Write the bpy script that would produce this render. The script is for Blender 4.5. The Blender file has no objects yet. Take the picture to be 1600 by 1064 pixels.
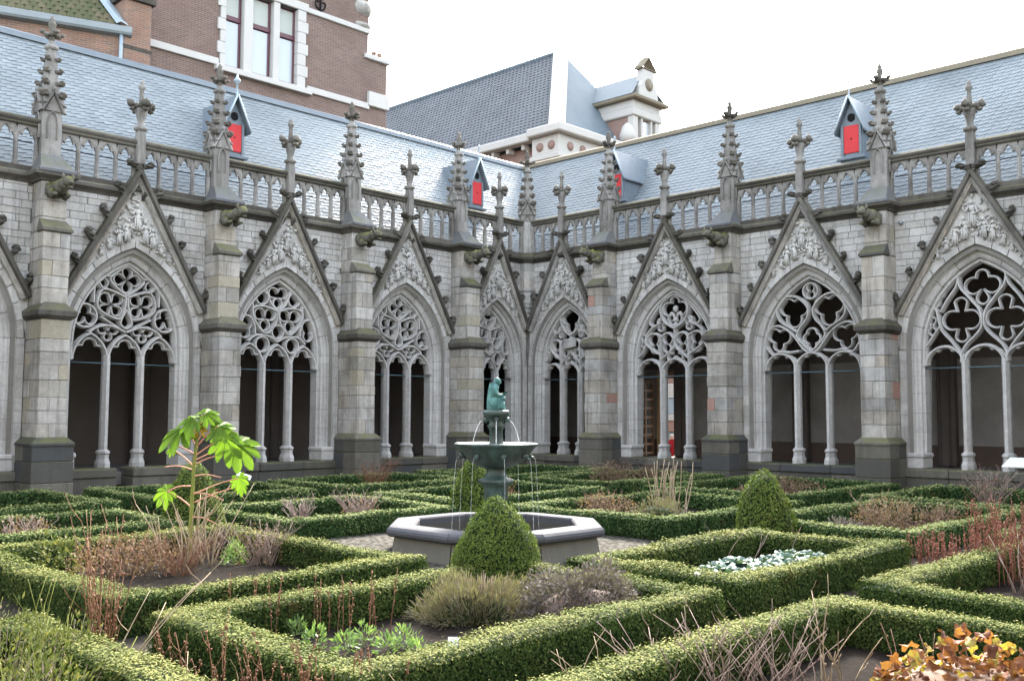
import bpy, math, random
import numpy as np
from math import sin, cos, pi, sqrt, radians, acos, atan2
from mathutils import Matrix, Vector
random.seed(7); RNG = np.random.default_rng(11)
sc = bpy.context.scene
COL = sc.collection

# ------------------------------------------------------------------ camera
EYE = 1.94
CAMX, CAMY = -24.002, -22.457
YAW, PITCH, ROLL = radians(46.051), radians(4.356), radians(0.209)
d = Vector((sin(YAW)*cos(PITCH), cos(YAW)*cos(PITCH), sin(PITCH)))
r = Vector((cos(YAW), -sin(YAW), 0)); u = r.cross(d)
r2 = r*cos(ROLL) + u*sin(ROLL); u2 = -r*sin(ROLL) + u*cos(ROLL)
cam = bpy.data.cameras.new('camera'); cam.sensor_fit = 'HORIZONTAL'; cam.sensor_width = 36.0
cam.lens = 36.0*1549.1/1600; cam.clip_start = 0.05; cam.clip_end = 2000
camo = bpy.data.objects.new('camera', cam); COL.objects.link(camo)
camo.matrix_world = Matrix(((r2.x, u2.x, -d.x, CAMX), (r2.y, u2.y, -d.y, CAMY), (r2.z, u2.z, -d.z, EYE), (0, 0, 0, 1)))
sc.camera = camo

# ------------------------------------------------------------------ sky, sun, exposure
SUN_AZ, SUN_EL = radians(56), radians(36)          # azimuth from +Y towards +X
world = bpy.data.worlds.new('World'); sc.world = world; world.use_nodes = True
wn = world.node_tree.nodes; wl = world.node_tree.links
for n in list(wn): wn.remove(n)
sky = wn.new('ShaderNodeTexSky'); sky.sky_type = 'NISHITA'; sky.sun_disc = False
sky.sun_elevation = SUN_EL; sky.sun_rotation = SUN_AZ; sky.air_density = 1.2; sky.dust_density = 4.0; sky.ozone_density = 1.0
hs = wn.new('ShaderNodeHueSaturation'); hs.inputs['Saturation'].default_value = 0.42
bg = wn.new('ShaderNodeBackground'); bg.inputs['Strength'].default_value = 0.15
wo = wn.new('ShaderNodeOutputWorld')
wl.new(sky.outputs[0], hs.inputs['Color']); wl.new(hs.outputs[0], bg.inputs['Color']); wl.new(bg.outputs[0], wo.inputs['Surface'])
sl = bpy.data.lights.new('sun', 'SUN'); sl.energy = 2.0; sl.angle = radians(10); sl.color = (1.0, 0.93, 0.82)
so = bpy.data.objects.new('sun', sl); COL.objects.link(so)
sd = Vector((sin(SUN_AZ)*cos(SUN_EL), cos(SUN_AZ)*cos(SUN_EL), sin(SUN_EL)))
so.rotation_euler = sd.to_track_quat('Z', 'Y').to_euler(); so.location = (30, 20, 40)
sc.view_settings.view_transform = 'Standard'; sc.view_settings.look = 'None'
sc.view_settings.gamma = 1.0; sc.view_settings.exposure = 3.15
sc.render.film_transparent = False
try:
    sc.cycles.use_denoising = True
    sc.cycles.max_bounces = 8
except Exception:
    pass

# ------------------------------------------------------------------ materials
class NT:
    def __init__(s, name):
        s.m = bpy.data.materials.new(name); s.m.use_nodes = True
        s.t = s.m.node_tree; s.n = s.t.nodes; s.l = s.t.links
        for x in list(s.n): s.n.remove(x)
        s.out = s.n.new('ShaderNodeOutputMaterial')
        s.p = s.n.new('ShaderNodeBsdfPrincipled'); s.l.new(s.p.outputs[0], s.out.inputs[0])
        s.geo = s.n.new('ShaderNodeNewGeometry')
    def node(s, t, **k):
        x = s.n.new(t)
        for a, b in k.items(): setattr(x, a, b)
        return x
    def noise(s, scale, detail=4, rough=.6, stretch=None, vec=None):
        v = vec or s.geo.outputs['Position']
        if stretch:
            mp = s.node('ShaderNodeMapping'); mp.inputs['Scale'].default_value = stretch
            s.l.new(v, mp.inputs['Vector']); v = mp.outputs[0]
        x = s.node('ShaderNodeTexNoise'); x.inputs['Scale'].default_value = scale
        x.inputs['Detail'].default_value = detail; x.inputs['Roughness'].default_value = rough
        s.l.new(v, x.inputs['Vector']); return x.outputs['Fac']
    def ramp(s, fac, stops, interp='LINEAR'):
        x = s.node('ShaderNodeValToRGB'); cr = x.color_ramp; cr.interpolation = interp
        while len(cr.elements) < len(stops): cr.elements.new(0.5)
        for e, (p, c) in zip(cr.elements, stops):
            e.position = p; e.color = (c, c, c, 1) if isinstance(c, (int, float)) else (*c, 1)
        s.l.new(fac, x.inputs['Fac']); return x.outputs['Color']
    def mix(s, fac, a, b, mode='MIX'):
        x = s.node('ShaderNodeMix', data_type='RGBA', blend_type=mode)
        for i, v in ((0, fac), (6, a), (7, b)):
            if isinstance(v, (int, float)): x.inputs[i].default_value = v
            elif isinstance(v, tuple): x.inputs[i].default_value = (*v, 1)
            else: s.l.new(v, x.inputs[i])
        return x.outputs[2]
    def math(s, op, a, b=0.0):
        x = s.node('ShaderNodeMath', operation=op); x.use_clamp = False
        for i, v in enumerate((a, b)):
            if isinstance(v, (int, float)): x.inputs[i].default_value = v
            else: s.l.new(v, x.inputs[i])
        return x.outputs[0]
    def bump(s, h, strength=.3, dist=.02):
        x = s.node('ShaderNodeBump'); x.inputs['Strength'].default_value = strength; x.inputs['Distance'].default_value = dist
        s.l.new(h, x.inputs['Height']); s.l.new(x.outputs[0], s.p.inputs['Normal'])
    def set(s, color=None, rough=.8, spec=.3, metal=0.):
        if color is not None:
            if isinstance(color, tuple): s.p.inputs['Base Color'].default_value = (*color, 1)
            else: s.l.new(color, s.p.inputs['Base Color'])
        if isinstance(rough, (int, float)): s.p.inputs['Roughness'].default_value = rough
        else: s.l.new(rough, s.p.inputs['Roughness'])
        s.p.inputs['Specular IOR Level'].default_value = spec; s.p.inputs['Metallic'].default_value = metal
        return s.m
    def up(s):
        x = s.node('ShaderNodeSeparateXYZ'); s.l.new(s.geo.outputs['Normal'], x.inputs[0]); return x.outputs[2]
    def objrand(s): return s.node('ShaderNodeObjectInfo').outputs['Random']

def stone_mat(name, tints, dark, stain=.5, grain=14, bump=.25, moss=0.0, streak=.5):
    s = NT(name)
    k = len(tints)
    base = s.ramp(s.objrand(), [(i/k, c) for i, c in enumerate(tints)], 'CONSTANT')
    g = s.noise(grain, 6, .7)
    c = s.mix(s.ramp(g, [(.3, .0), (.75, 1.)]), s.mix(.32, base, (.05, .047, .042)), base)
    big = s.noise(1.1, 5, .65)
    c = s.mix(s.math('MULTIPLY', s.ramp(big, [(.45, 0.), (.72, 1.)]), stain), c, dark)
    st = s.noise(1.9, 6, .7, (3.6, 3.6, .22))
    c = s.mix(s.math('MULTIPLY', s.ramp(st, [(.5, 0.), (.7, 1.)]), streak), c, dark)
    if moss:
        f = s.math('MULTIPLY', s.ramp(s.up(), [(.1, 0.), (.7, 1.)]), s.ramp(s.noise(3., 4), [(.35, 0.), (.6, moss)]))
        c = s.mix(f, c, (.115, .12, .035))
    s.bump(s.math('ADD', s.noise(grain*4, 5, .7), s.math('MULTIPLY', g, 1.5)), bump, .012)
    return s.set(c, .9, .06)

M = {}
M['ashlar'] = stone_mat('weathered_ashlar', [(.385, .37, .335), (.425, .41, .375), (.36, .34, .30), (.415, .40, .37), (.385, .35, .295), (.45, .435, .405), (.375, .37, .355), (.41, .38, .33), (.31, .295, .262), (.44, .415, .375)], (.085, .078, .066), .6, 9, .4, 0, .65)
M['spandrel'] = stone_mat('pale_limestone', [(.46, .45, .43), (.51, .50, .485), (.42, .41, .385), (.48, .47, .455), (.53, .52, .50), (.44, .425, .40)], (.12, .113, .10), .45, 14, .3, 0, .55)
M['tracery'] = stone_mat('tracery_stone', [(.50, .49, .475), (.53, .52, .50), (.475, .465, .445)], (.15, .14, .13), .35, 10, .22, 0, .35)
M['relief'] = stone_mat('carved_limestone', [(.54, .53, .50), (.50, .49, .47)], (.22, .21, .19), .35, 9, .3, 0, .3)
M['coping'] = stone_mat('sooty_coping', [(.09, .083, .073), (.115, .107, .095), (.078, .072, .063), (.135, .126, .112)], (.028, .026, .023), .55, 11, .5, .35, .5)
M['pinnacle'] = stone_mat('pinnacle_stone', [(.25, .24, .225), (.29, .28, .262), (.22, .21, .195)], (.06, .055, .048), .75, 7, .5, 0, .7)
M['crocket'] = stone_mat('sooty_carving', [(.085, .08, .07), (.11, .104, .092), (.07, .066, .058)], (.03, .027, .023), .5, 12, .6, .12, .4)
M['spirecarving'] = stone_mat('spire_carving', [(.15, .14, .122), (.18, .17, .15), (.125, .116, .10)], (.045, .04, .034), .6, 10, .5, 0, .5)
M['cap'] = stone_mat('blue_stone_cap', [(.125, .13, .145), (.145, .15, .16)], (.06, .06, .065), .4, 12, .25, .3, .4)
M['plinth'] = stone_mat('damp_plinth_stone', [(.105, .10, .085), (.135, .128, .11), (.085, .085, .078), (.15, .142, .122), (.07, .074, .078)], (.055, .053, .042), .6, 9, .35, .5, .55)
M['mortar'] = stone_mat('lime_mortar', [(.22, .21, .19)], (.09, .085, .075), .4, 30, .4, 0, .3)
M['sandred'] = stone_mat('red_sandstone', [(.36, .22, .18)], (.20, .13, .11), .35, 12, .3, 0, .3)
M['ochre'] = stone_mat('ochre_sandstone', [(.36, .33, .262), (.34, .315, .25)], (.17, .145, .10), .35, 12, .3, 0, .3)
M['gargoyle'] = stone_mat('mossy_carving', [(.15, .145, .12), (.12, .115, .095)], (.05, .048, .038), .45, 12, .6, 1.0, .4)

s = NT('iron_tie_bar'); M['tie'] = s.set(s.mix(s.noise(6), (.05, .085, .10), (.10, .16, .185)), .6, .2)
def slate_mat(name, a, b, rough):
    s = NT(name)
    at = s.node('ShaderNodeAttribute', attribute_name='rnd').outputs['Fac']
    c = s.mix(at, a, b)
    c = s.mix(s.ramp(s.noise(.5, 5, .7), [(.45, 0.), (.75, .55)]), c, tuple(x*.55 for x in a))
    s.bump(s.noise(35, 4), .15, .006)
    return s.set(c, s.math('ADD', s.math('MULTIPLY', at, .16), rough), .14)
M['slate'] = slate_mat('roof_slate', (.155, .182, .198), (.195, .224, .24), .52)
M['pantile'] = slate_mat('dark_roof_tile', (.075, .085, .097), (.11, .122, .135), .6)
M['mosstile'] = slate_mat('mossy_clay_tile', (.062, .07, .034), (.11, .095, .06), .85)
s = NT('slate_cladding'); M['cladding'] = s.set(s.mix(s.noise(5, 5), (.09, .115, .14), (.15, .18, .205)), .5, .4)
s = NT('lead_sheet'); M['lead'] = s.set(s.mix(s.noise(3, 5), (.20, .26, .30), (.30, .36, .40)), .5, .4)
s = NT('ridge_tile'); M['ridge'] = s.set(s.mix(s.noise(4, 5), (.14, .122, .09), (.20, .178, .135)), .9, .05)
s = NT('red_paint'); M['red'] = s.set(s.mix(s.noise(3, 4), (.40, .025, .03), (.50, .04, .042)), .6, .25)
s = NT('dark_hole'); M['black'] = s.set((.012, .012, .013), .9, .1)
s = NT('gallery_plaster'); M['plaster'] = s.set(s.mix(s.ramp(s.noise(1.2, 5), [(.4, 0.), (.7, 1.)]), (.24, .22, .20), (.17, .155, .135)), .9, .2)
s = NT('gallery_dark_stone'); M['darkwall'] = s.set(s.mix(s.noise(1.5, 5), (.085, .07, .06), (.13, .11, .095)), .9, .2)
s = NT('gallery_dado_brick'); M['dado'] = s.set(s.mix(s.noise(5, 4), (.085, .062, .05), (.11, .082, .066)), .9, .05)
s = NT('gallery_floor_stone'); M['gfloor'] = s.set(s.mix(s.noise(2, 4), (.12, .115, .11), (.18, .17, .16)), .7, .3)
s = NT('oak_door'); M['oak'] = s.set(s.mix(s.noise(3, 5, .6, (6, 6, .5)), (.13, .065, .03), (.25, .135, .065)), .55, .4)
s = NT('tan_door_frame'); M['tanwood'] = s.set(s.mix(s.noise(3, 5, .6, (6, 6, .5)), (.34, .21, .10), (.45, .30, .16)), .6, .3)

def brick_mat(name, a, b, mortar, bw=.22, bh=.062, rot=0):
    s = NT(name)
    tc = s.node('ShaderNodeTexCoord')
    sp = s.node('ShaderNodeSeparateXYZ'); s.l.new(tc.outputs['Object'], sp.inputs[0])
    cb = s.node('ShaderNodeCombineXYZ'); s.l.new(s.math('ADD', sp.outputs[0], sp.outputs[1]), cb.inputs[0]); s.l.new(sp.outputs[2], cb.inputs[1])
    br = s.node('ShaderNodeTexBrick'); s.l.new(cb.outputs[0], br.inputs['Vector'])
    br.inputs['Scale'].default_value = 1.0; br.inputs['Brick Width'].default_value = bw; br.inputs['Row Height'].default_value = bh
    br.inputs['Mortar Size'].default_value = .007; br.inputs['Mortar Smooth'].default_value = .2
    br.inputs['Color1'].default_value = (*a, 1); br.inputs['Color2'].default_value = (*b, 1); br.inputs['Mortar'].default_value = (*mortar, 1)
    c = s.mix(s.ramp(s.noise(.9, 5), [(.4, 0.), (.75, .5)]), br.outputs['Color'], tuple(x*.6 for x in a))
    s.bump(br.outputs['Fac'], -.3, .01)
    return s.set(c, .85, .25)
M['brick'] = brick_mat('red_brown_brick', (.165, .105, .085), (.12, .078, .066), (.21, .19, .17))
M['oldbrick'] = brick_mat('old_orange_brick', (.235, .125, .082), (.15, .10, .078), (.25, .22, .19))
M['farbrick'] = brick_mat('far_brick', (.25, .15, .12), (.20, .12, .10), (.28, .25, .22))
s = NT('white_stone_trim'); M['white'] = s.set(s.mix(s.noise(2, 5), (.38, .375, .355), (.46, .45, .43)), .85, .08)
s = NT('far_zinc'); M['zinc'] = s.set(s.mix(s.noise(1, 5), (.10, .13, .155), (.15, .18, .20)), .75, .12)
s = NT('far_stone'); M['farwhite'] = s.set(s.mix(s.noise(1, 5), (.36, .355, .335), (.44, .43, .405)), .85, .1)
s = NT('grey_gutter'); M['gutter'] = s.set(s.mix(s.noise(3), (.16, .19, .20), (.22, .25, .26)), .5, .4)
s = NT('maroon_frame'); M['maroon'] = s.set((.075, .018, .028), .4, .5)
s = NT('window_glass'); M['glass'] = s.set((.38, .42, .44), .12, .7)  # pale base colour paints the bluish-white sky reflection into the panes
s = NT('window_blind'); M['blind'] = s.set(s.mix(s.noise(2), (.33, .36, .33), (.40, .42, .39)), .5, .3)

def ground_mat(name, a, b, scale, bump=.6, rough=.95):
    s = NT(name)
    n1 = s.noise(scale, 8, .75); n2 = s.noise(1.3, 4)
    c = s.mix(s.ramp(n1, [(.35, 0.), (.7, 1.)]), a, b)
    c = s.mix(s.ramp(n2, [(.45, 0.), (.7, .6)]), c, tuple(x*.55 for x in a))
    s.bump(s.noise(scale*1.7, 6, .8), bump, .03)
    return s.set(c, rough, .02)
M['ground'] = ground_mat('packed_earth_path', (.030, .027, .022), (.058, .053, .045), 22)
M['soil'] = ground_mat('garden_soil', (.015, .0125, .011), (.034, .029, .025), 18, 1.0)
s = NT('cobble_paving')
vo = s.node('ShaderNodeTexVoronoi'); vo.inputs['Scale'].default_value = 13; s.l.new(s.geo.outputs['Position'], vo.inputs['Vector'])
c = s.mix(s.ramp(vo.outputs['Distance'], [(.25, 0.), (.6, 1.)]), s.mix(s.noise(7), (.075, .072, .062), (.115, .108, .095)), (.03, .028, .023))
s.bump(vo.outputs['Distance'], -.8, .03); M['cobble'] = s.set(c, .9, .03)

def leaf_mat(name, stops, trans=.3, rough=.6, spec=.08, brown=False):
    s = NT(name)
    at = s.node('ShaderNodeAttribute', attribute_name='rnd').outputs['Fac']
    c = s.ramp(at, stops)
    c = s.mix(s.ramp(s.noise(.8, 4), [(.4, 0.), (.7, .35)]), c, tuple(x*.6 for x in stops[0][1]))
    if brown: c = s.mix(s.math('MULTIPLY', s.ramp(s.noise(2.1, 5, .7), [(.58, 0.), (.70, .75)]), s.ramp(at, [(.2, 1.), (.7, .25)])), c, (.085, .052, .024))
    s.set(c, rough, spec)
    tr = s.node('ShaderNodeBsdfTranslucent'); s.l.new(s.mix(1.0, c, (1.25, 1.35, .6), 'MULTIPLY'), tr.inputs[0])
    mx = s.node('ShaderNodeMixShader'); mx.inputs[0].default_value = trans
    s.l.new(s.p.outputs[0], mx.inputs[1]); s.l.new(tr.outputs[0], mx.inputs[2]); s.l.new(mx.outputs[0], s.out.inputs[0])
    return s.m
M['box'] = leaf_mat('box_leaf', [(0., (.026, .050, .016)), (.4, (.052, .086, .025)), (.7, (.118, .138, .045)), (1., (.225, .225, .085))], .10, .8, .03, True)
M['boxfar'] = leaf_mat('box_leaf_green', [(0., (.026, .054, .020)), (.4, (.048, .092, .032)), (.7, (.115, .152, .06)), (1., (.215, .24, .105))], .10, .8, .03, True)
M['topiary'] = leaf_mat('topiary_leaf', [(0., (.045, .072, .018)), (.5, (.085, .125, .028)), (1., (.18, .215, .055))], .15, .75, .04, True)
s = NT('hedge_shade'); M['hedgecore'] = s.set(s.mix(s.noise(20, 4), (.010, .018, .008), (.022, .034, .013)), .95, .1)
M['fatsia'] = leaf_mat('bright_leaf', [(0., (.07, .15, .018)), (1., (.15, .245, .035))], .4, .5, .12)
M['fatsia_yellow'] = leaf_mat('yellow_leaf', [(0., (.38, .24, .03)), (1., (.44, .30, .05))], .4, .5)
M['cabbage'] = leaf_mat('cabbage_leaf', [(0., (.04, .08, .068)), (.6, (.075, .13, .115)), (1., (.13, .19, .175))], .15, .5, .2)
M['weed'] = leaf_mat('weed_leaf', [(0., (.05, .068, .022)), (.6, (.095, .115, .042)), (1., (.20, .19, .085))], .2, .7, .05)
M['herb'] = leaf_mat('herb_leaf', [(0., (.10, .17, .07)), (1., (.19, .27, .12))], .3, .5)
M['thyme'] = leaf_mat('thyme_leaf', [(0., (.13, .10, .085)), (.5, (.18, .165, .115)), (1., (.21, .215, .14))], .2, .7)
M['silver'] = leaf_mat('silver_leaf', [(0., (.10, .085, .085)), (.6, (.165, .145, .148)), (1., (.25, .225, .225))], .12, .75, .1)
M['autumn'] = leaf_mat('autumn_leaf', [(0., (.085, .034, .022)), (.4, (.15, .06, .032)), (.75, (.21, .095, .045)), (.9, (.24, .14, .05)), (1., (.26, .23, .06))], .3, .6)
def stalk_mat(name, a, b):
    s = NT(name); return s.set(s.mix(s.math('FRACT', s.math('ADD', s.noise(3, 3), s.objrand())), a, b), .8, .2)
M['straw'] = stalk_mat('dry_straw', (.22, .165, .105), (.33, .265, .185))
M['drybrown'] = stalk_mat('dry_brown_stem', (.13, .08, .055), (.22, .15, .105))
M['rust'] = stalk_mat('rust_stem', (.135, .066, .040), (.20, .105, .062))
M['rustred'] = stalk_mat('rust_red_stem', (.15, .058, .040), (.21, .092, .062))
M['greystem'] = stalk_mat('grey_stem', (.17, .125, .105), (.27, .21, .185))
M['greenstem'] = stalk_mat('green_stem', (.13, .16, .035), (.22, .24, .06))
M['pinkstem'] = stalk_mat('pink_petiole', (.48, .24, .17), (.58, .33, .24))
s = NT('verdigris'); M['verdigris'] = s.set(s.mix(s.ramp(s.noise(9, 5), [(.35, 0.), (.65, 1.)]), (.035, .10, .098), (.10, .235, .225)), .65, .3)
s = NT('dark_bronze'); M['bronze'] = s.set(s.mix(s.ramp(s.noise(6, 5, .6, (1, 1, .4)), [(.4, 0.), (.7, 1.)]), (.022, .032, .029), (.05, .095, .088)), .45, .45)
s = NT('basalt_rim'); s.bump(s.noise(40, 4), .2, .01); M['basalt'] = s.set(s.mix(s.noise(3, 5), (.055, .057, .066), (.09, .092, .103)), .75, .05)
s = NT('basin_wall'); s.bump(s.noise(30, 4), .3, .01); M['basin'] = s.set(s.mix(s.noise(2, 5, .6, (3, 3, .4)), (.10, .095, .083), (.16, .152, .135)), .9, .05)
s = NT('basin_inside'); M['basinin'] = s.set(s.mix(s.noise(3, 5), (.035, .033, .03), (.07, .064, .058)), .6, .3)
s = NT('basin_water'); s.bump(s.noise(14, 3), .25, .02); M['water'] = s.set((.025, .028, .028), .06, .6)
s = NT('falling_water'); M['jet'] = s.set((.80, .84, .86), .25, .6); s.p.inputs['Alpha'].default_value = .3
s = NT('sign_panel'); M['sign'] = s.set(s.mix(s.noise(4), (.55, .58, .52), (.66, .68, .62)), .4, .4)
s = NT('label_card'); M['card'] = s.set((.62, .70, .72), .4, .4)
s = NT('yellow_brick_outside'); M['street'] = s.set((.45, .42, .38), .8, .2)

# ------------------------------------------------------------------ mesh helpers
class MB:
    def __init__(s): s.v = []; s.f = []; s.sm = []
    def add(s, vs, fs, smooth=False):
        o = len(s.v); s.v += [tuple(p) for p in vs]; s.f += [tuple(i+o for i in q) for q in fs]; s.sm += [smooth]*len(fs)
    def box(s, x0, x1, y0, y1, z0, z1):
        s.add([(x0, y0, z0), (x1, y0, z0), (x1, y1, z0), (x0, y1, z0), (x0, y0, z1), (x1, y0, z1), (x1, y1, z1), (x0, y1, z1)],
              [(0, 3, 2, 1), (4, 5, 6, 7), (0, 1, 5, 4), (1, 2, 6, 5), (2, 3, 7, 6), (3, 0, 4, 7)])
    def cbox(s, x0, x1, y0, y1, z0, z1, c=.01):
        V = []; idx = {}
        X = (x0, x1); Y = (y0, y1); Z = (z0, z1); sg = (1, -1)
        for i in (0, 1):
            for j in (0, 1):
                for k in (0, 1):
                    for ax in range(3):
                        p = [X[i]+sg[i]*c, Y[j]+sg[j]*c, Z[k]+sg[k]*c]
                        p[ax] = (X, Y, Z)[ax][(i, j, k)[ax]]
                        idx[(i, j, k, ax)] = len(V); V.append(tuple(p))
        F = []
        for ax in range(3):
            for e in (0, 1):
                q = []
                for a, b in ((0, 0), (1, 0), (1, 1), (0, 1)):
                    t = [a, b]; t.insert(ax, e); q.append(idx[(*t, ax)])
                F.append(q)
        for ax in range(3):
            o = [t for t in range(3) if t != ax]
            for a in (0, 1):
                for b in (0, 1):
                    def K(e, face):
                        t = [0, 0, 0]; t[ax] = e; t[o[0]] = a; t[o[1]] = b; return idx[(*t, face)]
                    F.append([K(0, o[0]), K(1, o[0]), K(1, o[1]), K(0, o[1])])
        for i in (0, 1):
            for j in (0, 1):
                for k in (0, 1): F.append([idx[(i, j, k, t)] for t in range(3)])
        s.add(V, F)
    def prism(s, poly, y0, y1, c=0.0):
        """poly in (x,z); front at y0 with chamfer c."""
        n = len(poly); cx = sum(p[0] for p in poly)/n; cz = sum(p[1] for p in poly)/n
        R = max(.02, sum(sqrt((p[0]-cx)**2+(p[1]-cz)**2) for p in poly)/n)
        k = max(.3, 1-c/R*1.3)
        V = [(x, y1, z) for x, z in poly]+[(x, y0+c, z) for x, z in poly]+[(cx+(x-cx)*k, y0, cz+(z-cz)*k) for x, z in poly]
        F = [tuple(range(2*n, 3*n)), tuple(range(n-1, -1, -1))]
        for i in range(n):
            j = (i+1) % n
            F += [(i, j, n+j, n+i), (n+i, n+j, 2*n+j, 2*n+i)]
        s.add(V, F)
    def loft(s, rows, closed=False, smooth=False, caps=False):
        n = len(rows[0]); o = [p for rw in rows for p in rw]; F = []
        m = n if closed else n-1
        for i in range(len(rows)-1):
            for j in range(m):
                k = (j+1) % n; F.append((i*n+j, i*n+k, (i+1)*n+k, (i+1)*n+j))
        if caps: F += [tuple(range(n-1, -1, -1)), tuple((len(rows)-1)*n+j for j in range(n))]
        s.add(o, F, smooth)
    def lathe(s, prof, cx=0, cy=0, n=16, smooth=True, a0=0):
        rows = [[(cx+rr*cos(a0+2*pi*k/n), cy+rr*sin(a0+2*pi*k/n), z) for k in range(n)] for rr, z in prof]
        s.loft(rows, True, smooth, True)
    def sweepxz(s, pts, w, dep, y=0., taper=None, closed=False):
        """moulded bar following a polyline in the x-z plane, front towards -y."""
        P = [Vector((p[0], p[1])) for p in pts]
        if closed: P = P[:-1] if (P[0]-P[-1]).length < 1e-6 else P
        n = len(P); rows = []
        for i in range(n):
            a = P[(i-1) % n] if (closed or i > 0) else P[i]; b = P[(i+1) % n] if (closed or i < n-1) else P[i]
            t = (b-a); t = t.normalized() if t.length > 1e-9 else Vector((1, 0))
            nn = Vector((-t.y, t.x)); k = 1.0 if taper is None else taper[0]+(taper[1]-taper[0])*i/max(1, n-1)
            ww = w*k; dd = dep*(.5+.5*k)
            prof = [(-ww/2, y+dd*.1), (-ww*.42, y-dd*.18), (-ww*.17, y-dd*.5), (ww*.17, y-dd*.5), (ww*.42, y-dd*.18), (ww/2, y+dd*.1), (ww*.3, y+dd*.5), (-ww*.3, y+dd*.5)]
            rows.append([(P[i].x+nn.x*q, yy, P[i].y+nn.y*q) for q, yy in prof])
        if closed: rows.append(rows[0])
        s.loft(rows, True, False, not closed)
    def sweepplan(s, path, prof, closed=False):
        """prof (out, z) swept along a plan polyline (x,y); out is to the right of travel."""
        P = [Vector(p) for p in path]; n = len(P); rows = []
        for i in range(n):
            if closed or 0 < i < n-1:
                a = (P[i]-P[(i-1) % n]).normalized(); b = (P[(i+1) % n]-P[i]).normalized()
                na = Vector((a.y, -a.x)); nb = Vector((b.y, -b.x)); m = (na+nb); m = m/max(.2, m.length_squared)*2
            else:
                a = (P[1]-P[0]) if i == 0 else (P[-1]-P[-2]); a.normalize(); m = Vector((a.y, -a.x))
            rows.append([(P[i].x+m.x*q, P[i].y+m.y*q, z) for q, z in prof])
        if closed: rows.append(rows[0])
        s.loft(rows, False, False, False)
        if not closed:
            for rw in (rows[0][::-1], rows[-1]): s.add(rw, [tuple(range(len(rw)))])
    def tube(s, pts, r0, r1=None, n=5, smooth=True):
        r1 = r0 if r1 is None else r1; P = [Vector(p) for p in pts]; rows = []
        for i, p in enumerate(P):
            t = (P[min(i+1, len(P)-1)]-P[max(i-1, 0)]).normalized()
            a = t.orthogonal().normalized() if abs(t.z) > .9 else t.cross(Vector((0, 0, 1))).normalized(); b = t.cross(a)
            rr = r0+(r1-r0)*i/max(1, len(P)-1)
            rows.append([tuple(p+(a*cos(2*pi*k/n)+b*sin(2*pi*k/n))*rr) for k in range(n)])
        s.loft(rows, True, smooth, True)
    def blob(s, c, rad, seed=0, lump=.18, rot=0, sub=1, tilt=0):
        V, F = ICO[sub]; rg = random.Random(seed); out = []
        ph = [rg.uniform(0, 6.28) for _ in range(6)]
        for x, y, z in V:
            k = 1+lump*(sin(3*x+ph[0])*cos(4*y+ph[1])+.6*sin(5*z+ph[2])*cos(6*x+ph[3]))
            X, Y, Z = x*rad[0]*k, y*rad[1]*k, z*rad[2]*k
            if tilt: X, Z = X*cos(tilt)+Z*sin(tilt), -X*sin(tilt)+Z*cos(tilt)
            if rot: X, Y = X*cos(rot)-Y*sin(rot), X*sin(rot)+Y*cos(rot)
            out.append((c[0]+X, c[1]+Y, c[2]+Z))
        s.add(out, F, True)
    def mesh(s, name, mat):
        me = bpy.data.meshes.new(name); me.from_pydata(s.v, [], s.f); me.materials.append(M[mat] if isinstance(mat, str) else mat)
        if any(s.sm): me.polygons.foreach_set('use_smooth', s.sm)
        fix_normals(me); me.update(); return me
    def obj(s, name, mat, parent=None, loc=(0, 0, 0), rz=0): return link(name, s.mesh(name, mat), parent, loc, rz)
import bmesh
def fix_normals(me):
    if len(me.polygons) > 60000: return
    bm = bmesh.new(); bm.from_mesh(me); bmesh.ops.recalc_face_normals(bm, faces=bm.faces); bm.to_mesh(me); bm.free()
def _ico(sub):
    bm = bmesh.new(); bmesh.ops.create_icosphere(bm, subdivisions=sub, radius=1.0)
    V = [tuple(v.co) for v in bm.verts]; F = [tuple(v.index for v in f.verts) for f in bm.faces]; bm.free(); return V, F
ICO = {1: _ico(1), 2: _ico(2), 3: _ico(3)}
def link(name, data, parent=None, loc=(0, 0, 0), rz=0):
    o = bpy.data.objects.new(name, data); COL.objects.link(o); o.parent = parent; o.location = loc; o.rotation_euler = (0, 0, rz); return o
def tag(o, label=None, cat=None, group=None, kind=None):
    for k, v in (('label', label), ('category', cat), ('group', group), ('kind', kind)):
        if v: o[k] = v
    return o
def empty(name, label, cat, loc=(0, 0, 0), rz=0, group=None):
    return tag(link(name, None, None, loc, rz), label, cat, group)
def npmesh(name, V, nper, mat, rnd=None, smooth=False):
    """V (N*nper,3): N separate polygons of nper corners each."""
    n = len(V)//nper; me = bpy.data.meshes.new(name)
    me.vertices.add(len(V)); me.vertices.foreach_set('co', np.asarray(V, np.float32).ravel())
    me.loops.add(len(V)); me.loops.foreach_set('vertex_index', np.arange(len(V), dtype=np.int32))
    me.polygons.add(n); me.polygons.foreach_set('loop_start', np.arange(0, len(V), nper, dtype=np.int32))
    try: me.polygons.foreach_set('loop_total', np.full(n, nper, np.int32))
    except Exception: pass
    if rnd is not None:
        at = me.attributes.new('rnd', 'FLOAT', 'FACE'); at.data.foreach_set('value', np.asarray(rnd, np.float32))
    me.materials.append(M[mat]); me.update(calc_edges=True); return me
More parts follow.
